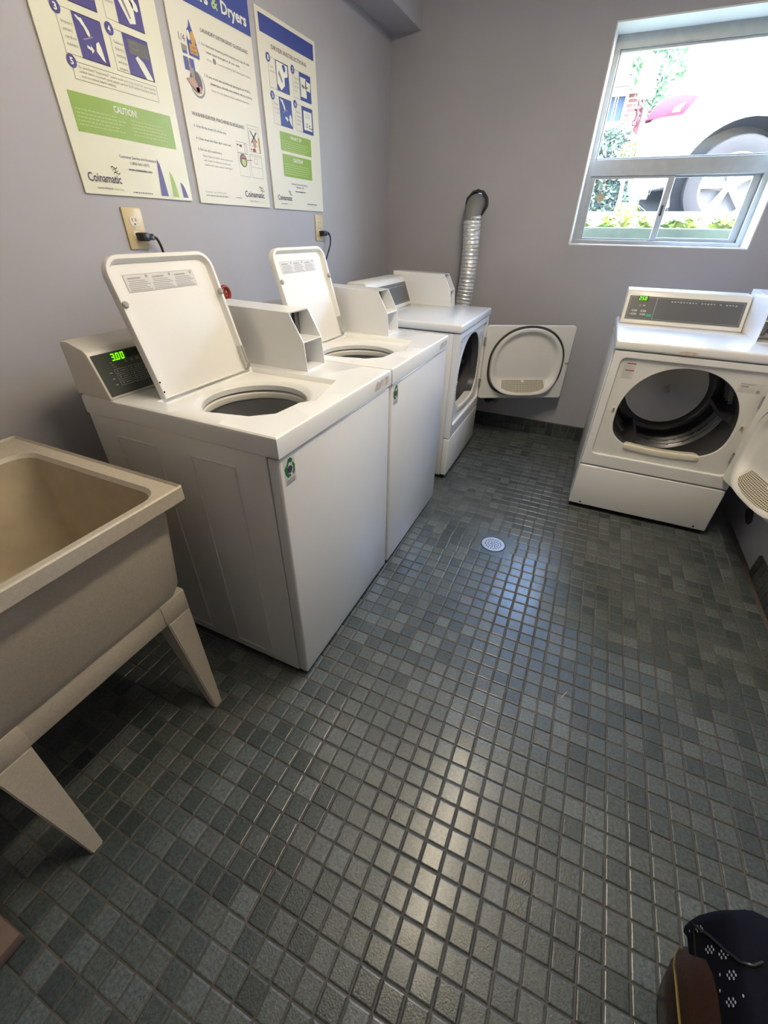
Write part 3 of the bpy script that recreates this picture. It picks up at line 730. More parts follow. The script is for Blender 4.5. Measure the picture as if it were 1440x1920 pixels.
    P, _ = slope_map(0, .486, .890, .534, 1.016, .0012)
    bm = NB(); frame4(bm, P, -.303, .009, .207, L - .011, .002); frame4(bm, P, -.296, .016, .199, L - .018, .001); quad(bm, P, -.176, .016, -.174, L - .018)
    obj('panel_trim', bm, 'print_light', con, smooth=0)
    P, _ = slope_map(0, .486, .890, .534, 1.016, .0016)
    bm = NB()
    for k in range(22): 
        if k not in (9, 15, 17): quad(bm, P, -.11 + k * .013, L - .034 + (k % 3) * .001, -.102 + k * .013, L - .028)
    for c in range(2):
        for r in range(2): quad(bm, P, -.278 + c * .042, .032 + r * .016, -.252 + c * .042, .041 + r * .016, 0); quad(bm, P, -.272 + c * .042, .034 + r * .016, -.268 + c * .042, .039 + r * .016, 2)
    quad(bm, P, -.205, .026, -.182, .040, 1); quad(bm, P, -.287, .034, -.282, .038, 0); quad(bm, P, -.25, .076, -.242, .080, 0); quad(bm, P, -.232, .076, -.222, .082, 0)
    tag(obj('panel_print', bm, ['print_light', 'print_green', 'print_dark'], con, smooth=0), kind='stuff')
    if digits:
        bm = NB(); quad(bm, P, -.262, .100, -.215, .124); obj('display', bm, 'black', con, smooth=0)
        P3 = lambda u, v: slope_map(0, .486, .890, .534, 1.016, .0022)[0](u - .258, v + .1035)
        bm = NB(); seven_seg(bm, digits, .0165, P3); tag(obj('display_digits', bm, 'digit', con, smooth=0), kind='stuff')
    coin_box(root, .225, .318, ZT, True)
    # open door: sheet with a hollow plug, gasket, lint screen on its ledge
    dw, zb, zt = .572, .326, .786
    door = bpy.data.objects.new('door', None)
    bm = NB()
    loft(bm, [[(x, y, z) for x, z in rrect(dw / 2 - i, (zt - zb) / 2 - i, .018, 5, -dw / 2, (zt + zb) / 2)] for y, i in ((-.013, .003), (-.010, 0), (.006, 0), (.009, .003))], True, False)
    inner = rrect(dw / 2 - .003, (zt - zb) / 2 - .003, .018, 5, -dw / 2, (zt + zb) / 2)
    cx = -dw / 2; n = 84
    OA, OB1, OB2, OC = .236, .213, .200, .560
    OUT = dshape(n, OA, OB1, OB2, 3.0, OC)
    def height(s, x, z):
        e = max(0, min(1, (s - .80) / .16)); e = e * e * (3 - 2 * e)
        zl, z0 = .455, .362
        rp = max(0, min(1, (zl - z) / (zl - z0)))
        base = .068 * rp
        side = min(1, abs(x) / .20); rim = .028
        low = max(0, min(1, (.47 - z) / .10)); rim = .028 + .038 * low * (1 - .35 * side ** 4)
        return max(base * (1 if abs(x) < .17 else max(0, 1 - (abs(x) - .17) / .06)) , rim * e)
    rings = [[(cx + x, .009, z) for x, z in OUT]]
    ss = (.995, .985, .965, .94, .91, .88, .85, .82, .78, .72, .65, .56, .46, .35, .22, .1)
    for q, s in enumerate(ss):
        rings.append([(cx + x * s, max(.002, height(min(s / .97, 1), x * s, OC + (z - OC) * s)) if q else height(1, x, z) * .9, OC + (z - OC) * s) for x, z in OUT])
    loft(bm, rings, False, True)
    # flat sheet between the plug and the door edge
    ann = plate_mesh(inner, [[(cx + x, z) for x, z in OUT]], .0004); ann.transform(Matrix.Translation((0, .0088, 0)) @ XYZ_FRONT)
    bm.from_mesh(ann)
    bmesh.ops.recalc_face_normals(bm, faces=bm.faces[:])
    me = bpy.data.meshes.new('door'); bm.to_mesh(me); bm.free(); finish(me, 'enamel_side', 40)
    door = bpy.data.objects.new('door', me); C.objects.link(door); door.parent = root
    door.location = (.2885, -.004, 0); door.rotation_euler = (0, 0, math.radians(door_deg))
    bm = NB(); tube(bm, [(cx + x * 1.036, .011, OC + (z - OC) * 1.036) for x, z in OUT], .0065, 8, closed=True); obj('door_gasket', bm, 'rubber', door)
    # lint screen: bars over a dark backing, following the sloping ledge
    sy = lambda z: .002 + .068 * (.455 - z) / .093
    bm = NB(); zs1 = .448; hw = .150
    nrm = Vector((0, .093, .068)).normalized()
    zlow = lambda u: OC - OB2 * (1 - min(1, abs(u / OA)) ** 3) ** (1 / 3) + .009
    def SP(u, t, lift): z = zlow(u) + (zs1 - zlow(u)) * t; return Vector((cx + u, sy(z), z)) + nrm * lift
    for k in range(12):
        u0, u1 = -hw + hw * k / 6, -hw + hw * (k + 1) / 6
        bm.faces.new([bm.verts.new(SP(u, t, .0008)) for u, t in ((u0, 0), (u1, 0), (u1 * .93, 1), (u0 * .93, 1))]).material_index = 1
    nu, nv = 30, 12
    for k in range(nu + 1):
        u = -hw + 2 * hw * k / nu; a = .0014
        bm.faces.new([bm.verts.new(SP(x, t, .0016)) for x, t in ((u - a, 0), (u + a, 0), (u * .93 + a, 1), (u * .93 - a, 1))])
    for k in range(nv + 1):
        t = k / nv; a = .014
        for q_ in range(12):
            u0, u1 = [(-hw + hw * (q_ + d_) / 6) * (1 - .07 * t) for d_ in (0, 1)]
            bm.faces.new([bm.verts.new(SP(x, q, .0018)) for x, q in ((u0, t - a), (u1, t - a), (u1, t + a), (u0, t + a))])
    bm.faces.new([bm.verts.new(SP(x, q, .002)) for x, q in ((-.010, .82), (.010, .82), (.010, 1.04), (-.010, 1.04))])
    tag(obj('lint_screen', bm, ['cream', 'print_screen'], door, smooth=0, recalc=False), kind='stuff')
    for z0 in (.405, .665):
        bm = NB(); box(bm, -.004, .008, -.012, .012, z0, z0 + .050, .001); lathe(bm, [(.004, z0), (.004, z0 + .05)], 10, (.002, .010, 0)); obj('door_hinge', bm, 'steel', door)
    bm = NB(); box(bm, -dw - .002, -dw + .020, .004, .012, .548, .562, .002); obj('door_latch', bm, 'print_grey', door)
    return root
M['print_screen'] = mat('brown_screen_mesh', (0.085, 0.066, 0.04, 1), .7)

d1 = dryer('white clothes dryer in the far corner under the silver hose, door open against back wall', (.860, 1.905, 0), PI / 2, 118, None, False)
d2 = dryer('white clothes dryer under the window, display showing 250, door open to right wall', (1.899, 1.600, 0), 0, 105, '250', True)

# ================================================================ LAUNDRY SINK
sk = thing('laundry_sink', 'beige freestanding laundry sink on tapered legs beside the near washer', 'sink', (.34, -.345, 0))
def rr3(x0, x1, y0, y1, r, z, n=6): return [(x, y, z) for x, y in rrect((x1 - x0) / 2, (y1 - y0) / 2, r, n, (x0 + x1) / 2, (y0 + y1) / 2)]
ox, oy = .34, -.345
def S(x0, x1, y0, y1, r, z): return rr3(x0 - ox, x1 - ox, y0 - oy, y1 - oy, r, z)
RX0, RX1, RY0, RY1 = .018, .662, -.640, -.052
bm = NB()
loft(bm, [S(.10, .585, -.575, -.115, .04, .444), S(.085, .603, -.595, -.095, .05, .452), S(.080, .612, -.603, -.088, .05, .475), S(.05, .632, -.622, -.070, .045, .728),
          S(RX0 + .003, RX1 - .003, RY0 + .003, RY1 - .003, .010, .728), S(RX0, RX1, RY0, RY1, .010, .732), S(RX0, RX1, RY0, RY1, .010, .765), S(RX0 + .004, RX1 - .004, RY0 + .004, RY1 - .004, .008, .768),
          S(RX0 + .008, RX1 - .008, RY0 + .008, RY1 - .008, .008, .762), S(.125, .628, -.605, -.088, .05, .758), S(.132, .622, -.598, -.095, .048, .748)], True, False)
obj('tub', bm, 'tan', sk)
bm = NB()
loft(bm, [S(.132, .622, -.598, -.095, .048, .748), S(.165, .600, -.575, -.120, .05, .52), S(.180, .585, -.560, -.135, .05, .478), S(.22, .55, -.52, -.17, .04, .470)], False, True)
obj('basin', bm, 'tan_in', sk)
bm = NB(); box(bm, .020 - ox, .110 - ox, RY0 + .02 - oy, RY1 - .10 - oy, .760, .766, .002); obj('faucet_deck', bm, 'tan', sk)
bm = NB()
fr = [(.085, .606), (-.598, -.100)]
ax0, ax1, ay0, ay1 = .095, .600, -.596, -.100
me = plate_mesh([(ax0 - ox, ay0 - oy), (ax1 - ox, ay0 - oy), (ax1 - ox, ay1 - oy), (ax0 - ox, ay1 - oy)], [[(ax0 + .012 - ox, ay0 + .012 - oy), (ax1 - .012 - ox, ay0 + .012 - oy), (ax1 - .012 - ox, ay1 - .012 - oy), (ax0 + .012 - ox, ay1 - .012 - oy)]], .075, .002)
me.transform(Matrix.Translation((0, 0, .375))); finish(me, 'tan', 30); link('apron_frame', me, sk); bm.free()
for sx, sy in ((1, 1), (1, -1), (-1, 1), (-1, -1)):
    xt, yt = (ax1 + .003 if sx > 0 else ax0 - .003), (ay1 + .002 if sy > 0 else ay0 - .002)
    xb, yb = (.656 if sx > 0 else .050), (-.132 if sy > 0 else -.575)
    bm = NB(); rings = []
    for z, k in ((0, 1), (.376, 0)):
        f = max(k, 0); x = xb * f + xt * (1 - f); y = yb * f + yt * (1 - f); wx = .026 * f + .070 * (1 - f); wy = .028 * f + .074 * (1 - f)
        if k < 0: x += sx * .0; y += sy * .001; wy += .004
        xs = sorted((x, x - sx * wx)); ys = sorted((y, y - sy * wy))
        rings.append([(xs[0] - ox, ys[0] - oy, z), (xs[1] - ox, ys[0] - oy, z), (xs[1] - ox, ys[1] - oy, z), (xs[0] - ox, ys[1] - oy, z)])
    loft(bm, rings); bmesh.ops.recalc_face_normals(bm, faces=bm.faces[:])
    bmesh.ops.bevel(bm, geom=[e for e in bm.edges if e.calc_face_angle(0) > 1.2], offset=.003, segments=2, affect='EDGES')
    obj('leg', bm, 'tan', sk)
    bm = NB(); xs = sorted((xt, xt - sx * .074)); ys = sorted((yt, yt - sy * .078)); box(bm, xs[0] - ox, xs[1] - ox, ys[0] - oy, ys[1] - oy, .377, .446, .003); obj('leg_sleeve', bm, 'tan', sk)
bm = NB(); tube(bm, [(.36 - ox, -.34 - oy, .468), (.36 - ox, -.34 - oy, .36), (.36 - ox, -.34 - oy, .27), (.30 - ox, -.34 - oy, .22), (.10 - ox, -.34 - oy, .22), (-.335, -.34 - oy, .24)], .02, 12); obj('drain_pipe', bm, 'label', sk)

# low wooden block at the frame's lower left
bm = NB(); box(bm, .26, .662, -1.15, -.731, 0, .034, .004); tag(obj('wooden_platform', bm, 'wood'), 'low tan wooden platform on the tiles past the sink, at the lower left corner', 'platform')

bm = NB(); tube(bm, [(1.654, .344, .0012), (1.661, .361, .0016), (1.670, .377, .0012)], .0014, 6); tag(obj('straw_scrap', bm, 'straw'), 'thin pale straw scrap lying on the tiles right of the window glare', 'scrap')

# ================================================================ POSTERS
class Print:
    def __init__(s): s.bm = NB(); s.mats = []; s.n = 0
    def mi(s, m):
        if m not in s.mats: s.mats.append(m)
        return s.mats.index(m)
    def x(s, lay): return .0062 + .0004 * lay
    def quad(s, y0, z0, y1, z1, m, lay=1): s.poly([(y0, z0), (y1, z0), (y1, z1), (y0, z1)], m, lay)
    def poly(s, pts, m, lay=1):
        f = s.bm.faces.new([s.bm.verts.new((s.x(lay), y, z)) for y, z in pts]); f.material_index = s.mi(m); f.normal_update()
        if f.normal.x < 0: f.normal_flip()
    def disc(s, y, z, r, m, lay=1, n=20, ry=None): s.poly([(y + r * math.cos(2 * PI * k / n), z + (ry or r) * math.sin(2 * PI * k / n)) for k in range(n)], m, lay)
    def frame(s, y0, z0, y1, z1, t, m, lay=1):
        s.quad(y0, z0, y1, z0 + t, m, lay); s.quad(y0, z1 - t, y1, z1, m, lay); s.quad(y0, z0, y0 + t, z1, m, lay); s.quad(y1 - t, z0, y1, z1, m, lay)
    def bars(s, y0, z0, y1, n, dz, h, m, lay=2):
        r = random.Random(int(z0 * 999))
        for k in range(n):
            y = y0
            end = y1 - r.random() * (y1 - y0) * .25
            while y < end:
                l = min(r.uniform(.4, 1.3) * h * 4, end - y); s.quad(y, z0 - k * dz, y + l, z0 - k * dz + h, m, lay); y += l + h * .9
    def text(s, body, y0, z, y1, m, h=None, lay=2, bold=0.0):
        """baseline z; stretched to run from y0 to y1; h = cap height"""
        me = text_mesh(body, bold); xs = [v.co.x for v in me.vertices]
        if not xs: return
        x0, x1 = min(xs), max(xs); k = (y1 - y0) / (x1 - x0); kz = k if h is None else h / .70
        me.transform(Matrix(((0, 0, 1, s.x(lay)), (k, 0, 0, y0 - x0 * k), (0, kz, 0, z), (0, 0, 0, 1))))
        nf = len(s.bm.faces); s.bm.from_mesh(me); i = s.mi(m); s.bm.faces.ensure_lookup_table()
        for f in s.bm.faces[nf:]:
            f.material_index = i
            if f.normal.x < 0: f.normal_flip()
        bpy.data.meshes.remove(me)
    def out(s, name, parent): return tag(obj(name, s.bm, s.mats, parent, smooth=0, recalc=False), kind='stuff')

def board(label, y0, y1, z0, z1, m):
    r = thing('poster', label, 'poster', (0, 0, 0), 0, 'laundry instruction posters')
    bm = NB(); box(bm, .0005, .006, y0, y1, z0, z1); obj('board', bm, m, r, smooth=0); return r

HAND = [(0, .95), (.12, 1.0), (.30, .90), (.52, .92), (.72, .62), (.95, .34), (.98, .10), (.86, .02), (.70, .12), (.62, .34), (.52, .50), (.40, .58), (.32, .70), (.14, .80)]
def hand(p, y0, z0, w, h, m='p_white', lay=3, fl=False): p.poly([(y0 + (1 - a if fl else a) * w, z0 + b * h) for a, b in HAND], m, lay)

def logo(p, y0, y1, z, h, ink='p_ink'):
    p.text('Coinamatic', y0, z, y1, ink, h, bold=.012)
    w = y1 - y0
    for k, m in enumerate((ink, 'p_green', ink)):
        a = y0 + w * (.76 + .03 * k); b = z + h * 1.78 - k * h * .30; pts = []
        for q in range(7): t = q / 6; pts.append((a + w * .20 * t, b + h * .16 * math.sin(t * 2 * PI) + h * .18 * t))
        p.poly(pts + [(y, zz - h * .13) for y, zz in pts[::-1]], m, 2)
    p.text('Laundry & Beyond.', y0 + w * .20, z - h * .80, y0 + w * .66, ink, h * .26); p.text('Simply Clean', y0 + w * .69, z - h * .80, y0 + w * 1.0, 'p_lgreen', h * .26)

def step(p, num, y0, z0, y1, z1, pic0, blue, lines):
    """numbered step box: thin outline, coloured picture field at its right, numbered disc at its corner"""
    p.frame(y0, z0, y1, z1, .0013, 'p_soft'); p.quad(pic0, z0, y1, z1, blue, 1)
    p.disc(y0 + .004, z1 - .004, .0135, blue, 3); p.text(num, y0 - .001, z1 - .011, y0 + .008, 'p_white', .013, 4, bold=.03)
    for k, t in enumerate(lines): p.text(t, y0 + .010, z1 - .030 - k * .0135, y0 + .010 + min(.0052 * len(t), pic0 - y0 - .014), 'p_soft', .0065, 2)

# poster nearest the sink
q = board('pale washer-instruction poster with purple pictures and a wide green CAUTION box', .403, .812, 1.346, 1.962, 'board1')
p = Print()
step(p, '2', .622, 1.747, .750, 1.838, .662, 'p_violet', ['Add soap', 'and fabric', 'softener.'])
step(p, '1', .476, 1.749, .597, 1.838, .515, 'p_violet', ['Load', 'clothes.'])
step(p, '3', .468, 1.645, .597, 1.733, .514, 'p_violet', ['Insert', 'smart', 'card or', 'coins.'])
step(p, '4', .618, 1.643, .750, 1.731, .662, 'p_violet', ['Select', 'fabric', 'setting', 'and press', 'start.'])
p.frame(.474, 1.597, .750, 1.634, .0013, 'p_soft'); p.disc(.476, 1.632, .0135, 'p_violet', 3); p.text('5', .4715, 1.6255, .4805, 'p_white', .013, 4, bold=.03)
p.text('To purchase "Superwash" (extra wash and rinse time) for your heavily', .492, 1.622, .744, 'p_soft', .0056)
p.text('soiled items, re-insert your smart card or $.25 within the first minute', .492, 1.613, .744, 'p_soft', .0056)
p.text('and re-select fabric setting.', .494, 1.604, .600, 'p_soft', .0056)
p.poly([(.520, 1.765), (.590, 1.770), (.590, 1.835), (.520, 1.835)], 'p_white', 3); p.poly([(.545, 1.79), (.575, 1.80), (.57, 1.83), (.54, 1.83)], 'p_soft', 4)
hand(p, .672, 1.785, .07, .05); p.poly([(.672, 1.80), (.70, 1.755), (.722, 1.760), (.724, 1.80), (.70, 1.82)], 'p_white', 3); p.poly([(.684, 1.80), (.703, 1.765), (.708, 1.768), (.692, 1.805)], 'p_soft', 4)
hand(p, .521, 1.692, .034, .036); p.poly([(.530, 1.682), (.562, 1.694), (.562, 1.697), (.530, 1.685)], 'p_soft', 3)
p.poly([(.536, 1.675), (.548, 1.672), (.547, 1.678), (.556, 1.668), (.546, 1.660), (.547, 1.666), (.536, 1.669)], 'p_white', 3); p.poly([(.566, 1.684), (.576, 1.690), (.580, 1.680), (.584, 1.650), (.575, 1.655), (.562, 1.668)], 'p_white', 3)
p.quad(.676, 1.690, .745, 1.722, 'p_grey', 2); p.frame(.684, 1.702, .708, 1.716, .001, 'p_soft', 3); p.poly([(.692, 1.684), (.702, 1.690), (.72, 1.680), (.742, 1.650), (.744, 1.644), (.720, 1.644), (.712, 1.655), (.700, 1.672)], 'p_white', 3)
p.quad(.437, 1.486, .783, 1.570, 'p_green')
p.text('CAUTION!', .570, 1.546, .650, 'p_white', .015, bold=.025)
p.bars(.446, 1.534, .610, 5, .0082, .0028, 'p_lgreen'); p.bars(.622, 1.534, .770, 5, .0082, .0028, 'p_lgreen')
p.text('Customer Service and Assistance', .548, 1.441, .684, 'p_ink', .0075); p.text('1-800-561-1972', .582, 1.427, .652, 'p_ink', .0075); p.text('www.coinamatic.com', .570, 1.412, .658, 'p_ink', .0065, bold=.02)
logo(p, .424, .533, 1.376, .021)
p.bars(.566, 1.356, .652, 1, .01, .0022, 'p_ink')
def swoosh(y0, y1, yt, z0, zt, m):
    n = 8; L = []; Rr = []
    for k in range(n + 1):
        t = k / n; c = math.sqrt(max(0, 1 - t)); L.append((y0 + (yt - y0) * t, z0 + (zt - z0) * t)); Rr.append((yt + (y1 + .004 - yt) * (1 - t) ** .5 - .004 * (1 - t), z0 + (zt - z0) * t))
    p.poly(L[:-1] + [Rr[-1]] + Rr[-2::-1], m, 1)
swoosh(.676, .706, .688, 1.354, 1.452, 'p_violet'); swoosh(.727, .753, .730, 1.354, 1.424, 'p_green'); swoosh(.772, .795, .770, 1.354, 1.397, 'p_violet')
p.out('printed_graphics', q)

# middle poster
q = board('cream detergent-guideline poster under a blue Washers & Dryers band, middle of the three', .853, 1.268, 1.343, 1.962, 'board')
p = Print()
p.quad(.855, 1.866, 1.266, 1.962, 'p_blue')
p.text('Washers', .873, 1.887, 1.050, 'p_white', .030, bold=.03); p.text('&', 1.066, 1.887, 1.098, 'p_lgreen', .030, bold=.02); p.text('Dryers', 1.113, 1.887, 1.246, 'p_white', .030, bold=.03)
p.text('LAUNDRY DETERGENT GUIDELINES', .993, 1.813, 1.233, 'p_ink', .0095)
p.text('1. For the best cleaning performance, try cup of cold', .978, 1.781, 1.233, 'p_ink', .0066); p.text('water liquid detergent in all your wash.', 1.005, 1.765, 1.176, 'p_ink', .0066)
p.text('Note:', 1.005, 1.747, 1.026, 'p_soft', .0056); p.disc(1.040, 1.752, .008, 'p_soft', 2, 10); p.text('is recommended for best cleaning performance', 1.054, 1.747, 1.233, 'p_soft', .0056)
p.text('2. If you must use powdered detergent or PODS,', .976, 1.703, 1.222, 'p_ink', .0066); p.text('please place directly into washer before clothing.', 1.003, 1.687, 1.228, 'p_ink', .0066)
p.text('Note: Do not place in fabric softener dispenser', 1.003, 1.670, 1.206, 'p_soft', .0056)
p.text('1/4', .887, 1.770, .913, 'p_ink', .017)
p.poly([(.893, 1.742), (.914, 1.742), (.916, 1.762), (.892, 1.764)], 'p_soft'); p.poly([(.896, 1.742), (.914, 1.742), (.914, 1.748), (.896, 1.750)], 'p_blue', 2)
p.poly([(.922, 1.742), (.968, 1.740), (.969, 1.752), (.960, 1.790), (.950, 1.812), (.944, 1.830), (.938, 1.812), (.928, 1.802), (.921, 1.775)], 'p_blue')
p.disc(.932, 1.790, .0065, 'p_white', 2, 12, .012); p.disc(.949, 1.785, .010, 'p_orange', 2, 12, .018); p.quad(.928, 1.748, .962, 1.771, 'p_orange', 3); p.text('Liquid', .935, 1.762, .957, 'p_ink', .006, 4); p.text('Detergent', .931, 1.752, .960, 'p_ink', .006, 4)
p.quad(.892, 1.703, .912, 1.735, 'p_blue'); p.quad(.917, 1.700, .938, 1.735, 'p_blue'); p.poly([(.908, 1.735), (.914, 1.735), (.924, 1.700), (.918, 1.700)], 'p_orange', 2)
p.disc(.938, 1.674, .034, 'p_soft', 1, 24); p.disc(.936, 1.676, .030, 'p_white', 2, 24); p.disc(.933, 1.679, .028, 'p_grey', 3, 24); p.poly([(.890, 1.682), (.925, 1.690), (.945, 1.662), (.938, 1.652), (.915, 1.664), (.900, 1.672)], 'p_skin', 4); p.poly([(.925, 1.665), (.952, 1.672), (.954, 1.654), (.935, 1.650)], 'p_skin', 4); p.quad(.915, 1.688, .930, 1.712, 'p_soft', 4)
p.text('WASHER/DRYER MACHINE GUIDELINES', .886, 1.590, 1.157, 'p_ink', .0100)
p.text('3. Only fill the drum 2/3 of the way.', .885, 1.560, 1.048, 'p_ink', .0066); p.text('4. Clean dryer lint filter after every use.', .885, 1.527, 1.066, 'p_ink', .0066); p.text('5. Do not dry comforters.', .885, 1.497, 1.006, 'p_ink', .0066)
for k, t in enumerate(('Note: Failure to follow these instructions', 'will result in inefficient drying and', 'comforters that can be damaged')): p.text(t, .905, 1.481 - k * .0125, (1.062, 1.045, 1.052)[k], 'p_soft', .0056)
p.text('Customer Care and Assistance', .885, 1.376, 1.001, 'p_soft', .0056); p.bars(.887, 1.366, 1.032, 1, .01, .003, 'p_soft'); p.bars(1.052, 1.367, 1.096, 1, .01, .0028, 'p_soft')
logo(p, 1.110, 1.236, 1.375, .020)
p.frame(1.176, 1.525, 1.244, 1.608, .0012, 'p_soft'); p.frame(1.181, 1.545, 1.236, 1.598, .0009, 'p_soft'); p.poly([(1.188, 1.590), (1.192, 1.592), (1.228, 1.560), (1.224, 1.556)], 'p_grey', 2); p.poly([(1.226, 1.592), (1.230, 1.588), (1.194, 1.552), (1.190, 1.556)], 'p_grey', 2); p.poly([(1.20, 1.566), (1.215, 1.562), (1.222, 1.545), (1.205, 1.538)], 'p_skin', 3)
p.quad(1.238, 1.525, 1.246, 1.575, 'p_orange', 2); p.poly([(1.195, 1.536), (1.212, 1.538), (1.212, 1.528), (1.196, 1.526)], 'print_red', 3); p.quad(1.184, 1.530, 1.190, 1.535, 'p_grey', 3); p.quad(1.198, 1.527, 1.214, 1.533, 'p_grey', 4)
p.frame(1.170, 1.441, 1.244, 1.517, .0012, 'p_soft'); p.frame(1.170, 1.476, 1.244, 1.512, .0009, 'p_soft'); p.frame(1.196, 1.488, 1.216, 1.505, .0012, 'p_soft')
p.frame(1.097, 1.441, 1.160, 1.514, .001, 'p_soft'); p.frame(1.097, 1.514, 1.160, 1.548, .001, 'p_soft'); p.frame(1.142, 1.518, 1.154, 1.545, .0012, 'p_grey'); p.quad(1.100, 1.536, 1.110, 1.540, 'p_grey', 2); p.quad(1.114, 1.533, 1.128, 1.540, 'p_grey', 2)
p.disc(1.128, 1.492, .021, 'p_grey', 2, 24); p.disc(1.128, 1.492, .017, 'p_soft', 3, 24); p.disc(1.128, 1.486, .012, 'p_lgreen', 4, 12); p.quad(1.115, 1.496, 1.141, 1.501, 'print_red', 5); p.poly([(1.149, 1.494), (1.182, 1.497), (1.182, 1.499), (1.149, 1.496)], 'print_red', 2)
p.out('printed_graphics', q)

# poster nearest the corner
q = board('narrow-looking dryer-instruction poster with blue band and two green boxes, nearest the corner', 1.304, 1.723, 1.342, 1.962, 'board')
p = Print()
p.quad(1.322, 1.897, 1.706, 1.948, 'p_blue')
p.text('DRYER INSTRUCTIONS', 1.388, 1.864, 1.640, 'p_ink', .0125)
step(p, '1', 1.356, 1.748, 1.497, 1.839, 1.407, 'p_blue', ['Load', 'clothes.']); step(p, '2', 1.526, 1.748, 1.669, 1.839, 1.578, 'p_blue', ['Clean lint', 'screen', 'after each', 'use.'])
step(p, '3', 1.363, 1.638, 1.501, 1.730, 1.410, 'p_blue', ['Insert', 'smart card', 'or coins.']); step(p, '4', 1.526, 1.638, 1.670, 1.730, 1.580, 'p_blue', ['Select', 'temperature', 'and press', 'start.'])
p.poly([(1.410, 1.770), (1.435, 1.752), (1.462, 1.770), (1.464, 1.795), (1.488, 1.802), (1.490, 1.834), (1.455, 1.836), (1.412, 1.836)], 'p_white', 2); p.poly([(1.42, 1.80), (1.445, 1.775), (1.45, 1.782), (1.428, 1.812)], 'p_soft', 3); p.poly([(1.45, 1.83), (1.465, 1.81), (1.475, 1.82), (1.468, 1.835)], 'p_blue', 3)
p.quad(1.584, 1.760, 1.630, 1.824, 'p_white', 2); p.poly([(1.620, 1.790), (1.660, 1.785), (1.665, 1.815), (1.625, 1.818)], 'p_white', 2); p.poly([(1.592, 1.795), (1.612, 1.788), (1.616, 1.796), (1.595, 1.803)], 'p_grey', 3); p.poly([(1.630, 1.795), (1.640, 1.792), (1.644, 1.804)], 'p_grey', 3)
hand(p, 1.417, 1.690, .034, .036); p.poly([(1.430, 1.682), (1.470, 1.694), (1.470, 1.697), (1.430, 1.685)], 'p_soft', 3); p.poly([(1.445, 1.672), (1.458, 1.669), (1.457, 1.675), (1.468, 1.664), (1.456, 1.656), (1.457, 1.662), (1.445, 1.666)], 'p_white', 3); p.poly([(1.478, 1.680), (1.488, 1.684), (1.494, 1.672), (1.496, 1.645), (1.485, 1.652), (1.474, 1.664)], 'p_white', 3)
p.quad(1.592, 1.650, 1.660, 1.716, 'p_white', 2); p.bars(1.604, 1.705, 1.652, 3, .006, .002, 'print_light', 3)
for a, b in ((1.610, 1.659), (1.610, 1.668), (1.632, 1.656), (1.632, 1.665), (1.648, 1.656)): p.quad(a, b, a + .012, b + .006, 'p_soft', 3)
p.quad(1.394, 1.555, 1.640, 1.619, 'p_green'); p.quad(1.399, 1.465, 1.633, 1.544, 'p_green')
p.text('WHAT IF?', 1.470, 1.600, 1.560, 'p_white', .011, bold=.025); p.bars(1.404, 1.588, 1.630, 5, .0075, .0026, 'p_lgreen')
p.text('CAUTION!', 1.480, 1.522, 1.560, 'p_white', .013, bold=.03); p.bars(1.412, 1.508, 1.622, 5, .0082, .0026, 'p_lgreen')
p.text('Customer Service and Assistance', 1.450, 1.438, 1.586, 'p_ink', .0068); p.text('1-800-561-1972', 1.486, 1.426, 1.552, 'p_ink', .0068); p.text('www.coinamatic.com', 1.476, 1.411, 1.564, 'p_ink', .006, bold=.02)
logo(p, 1.335, 1.446, 1.376, .019); p.bars(1.572, 1.367, 1.692, 1, .01, .003, 'p_ink')
p.out('printed_graphics', q)

# ================================================================ OUTLETS AND CORDS
def outlet(label, y, z):
    r = thing('wall_outlet', label, 'outlet', (0, y, z), 0, 'duplex outlets above the washers')
    bm = NB(); box(bm, .0003, .006, -.036, .036, -.057, .057, .002); obj('cover_plate', bm, 'outlet', r)
    for s in (1, -1):
        bm = NB(); ring = rrect(.0165, .014, .011, 5, 0, s * .0195); loft(bm, [[(.006, a, b) for a, b in ring], [(.0075, a, b) for a, b in ring]], False, True)
        k = obj('receptacle', bm, 'outlet2', r)
        bm = NB()
        for u in (-.0065, .0065): box(bm, .0074, .0078, u - .0012, u + .0012, s * .0195 + .0005, s * .0195 + .0085)
        f = disc(bm, (.0078, 0, s * .0195 - .007), .0026, (0, 1, 0), (0, 0, 1), 10); obj('socket_slot', bm, 'rubber', k, smooth=0)
    bm = NB(); lathe(bm, [(.003, .0058), (.003, .0066), (.001, .0068)], 10, (0, 0, 0), 'x'); obj('screw', bm, 'steel', r); return r
outlet('yellowed duplex wall outlet under the pale poster, black plug in its lower socket', .540, 1.260)
outlet('yellowed duplex wall outlet below the corner poster, its cord looping down behind the far washer', 1.677, 1.270)
def cord(label, y, z, pts, tip):
    r = thing('power_cord', label, 'power cord', (0, y, z), 0, 'black washer power cords')
    bm = NB(); box(bm, .008, .040, -.013, .014, -.012, .012, .004); prism(bm, [(.026, -.009), (.040, -.009), (.036, .009), (.024, .009)], .013, .034, 'y', .003); obj('plug', bm, 'black', r)
    bm = NB(); P = [Vector(p_) for p_ in pts]; Q = []
    for i in range(len(P) - 1):
        a, b, c, d = P[max(i - 1, 0)], P[i], P[i + 1], P[min(i + 2, len(P) - 1)]
        for k in range(8):
            t = k / 8; Q.append(.5 * ((2 * b) + (c - a) * t + (2 * a - 5 * b + 4 * c - d) * t * t + (3 * b - a - 3 * c + d) * t ** 3))
    Q.append(P[-1]); tube(bm, Q, .0042, 8); obj('cord', bm, 'black', r); return r
cord('black power cord bending down behind the near washer lid', .545, 1.238, [(.030, .030, 0), (.030, .048, -.006), (.028, .062, -.04), (.030, .070, -.12), (.035, .07, -.26), (.04, .07, -.42)], 0)
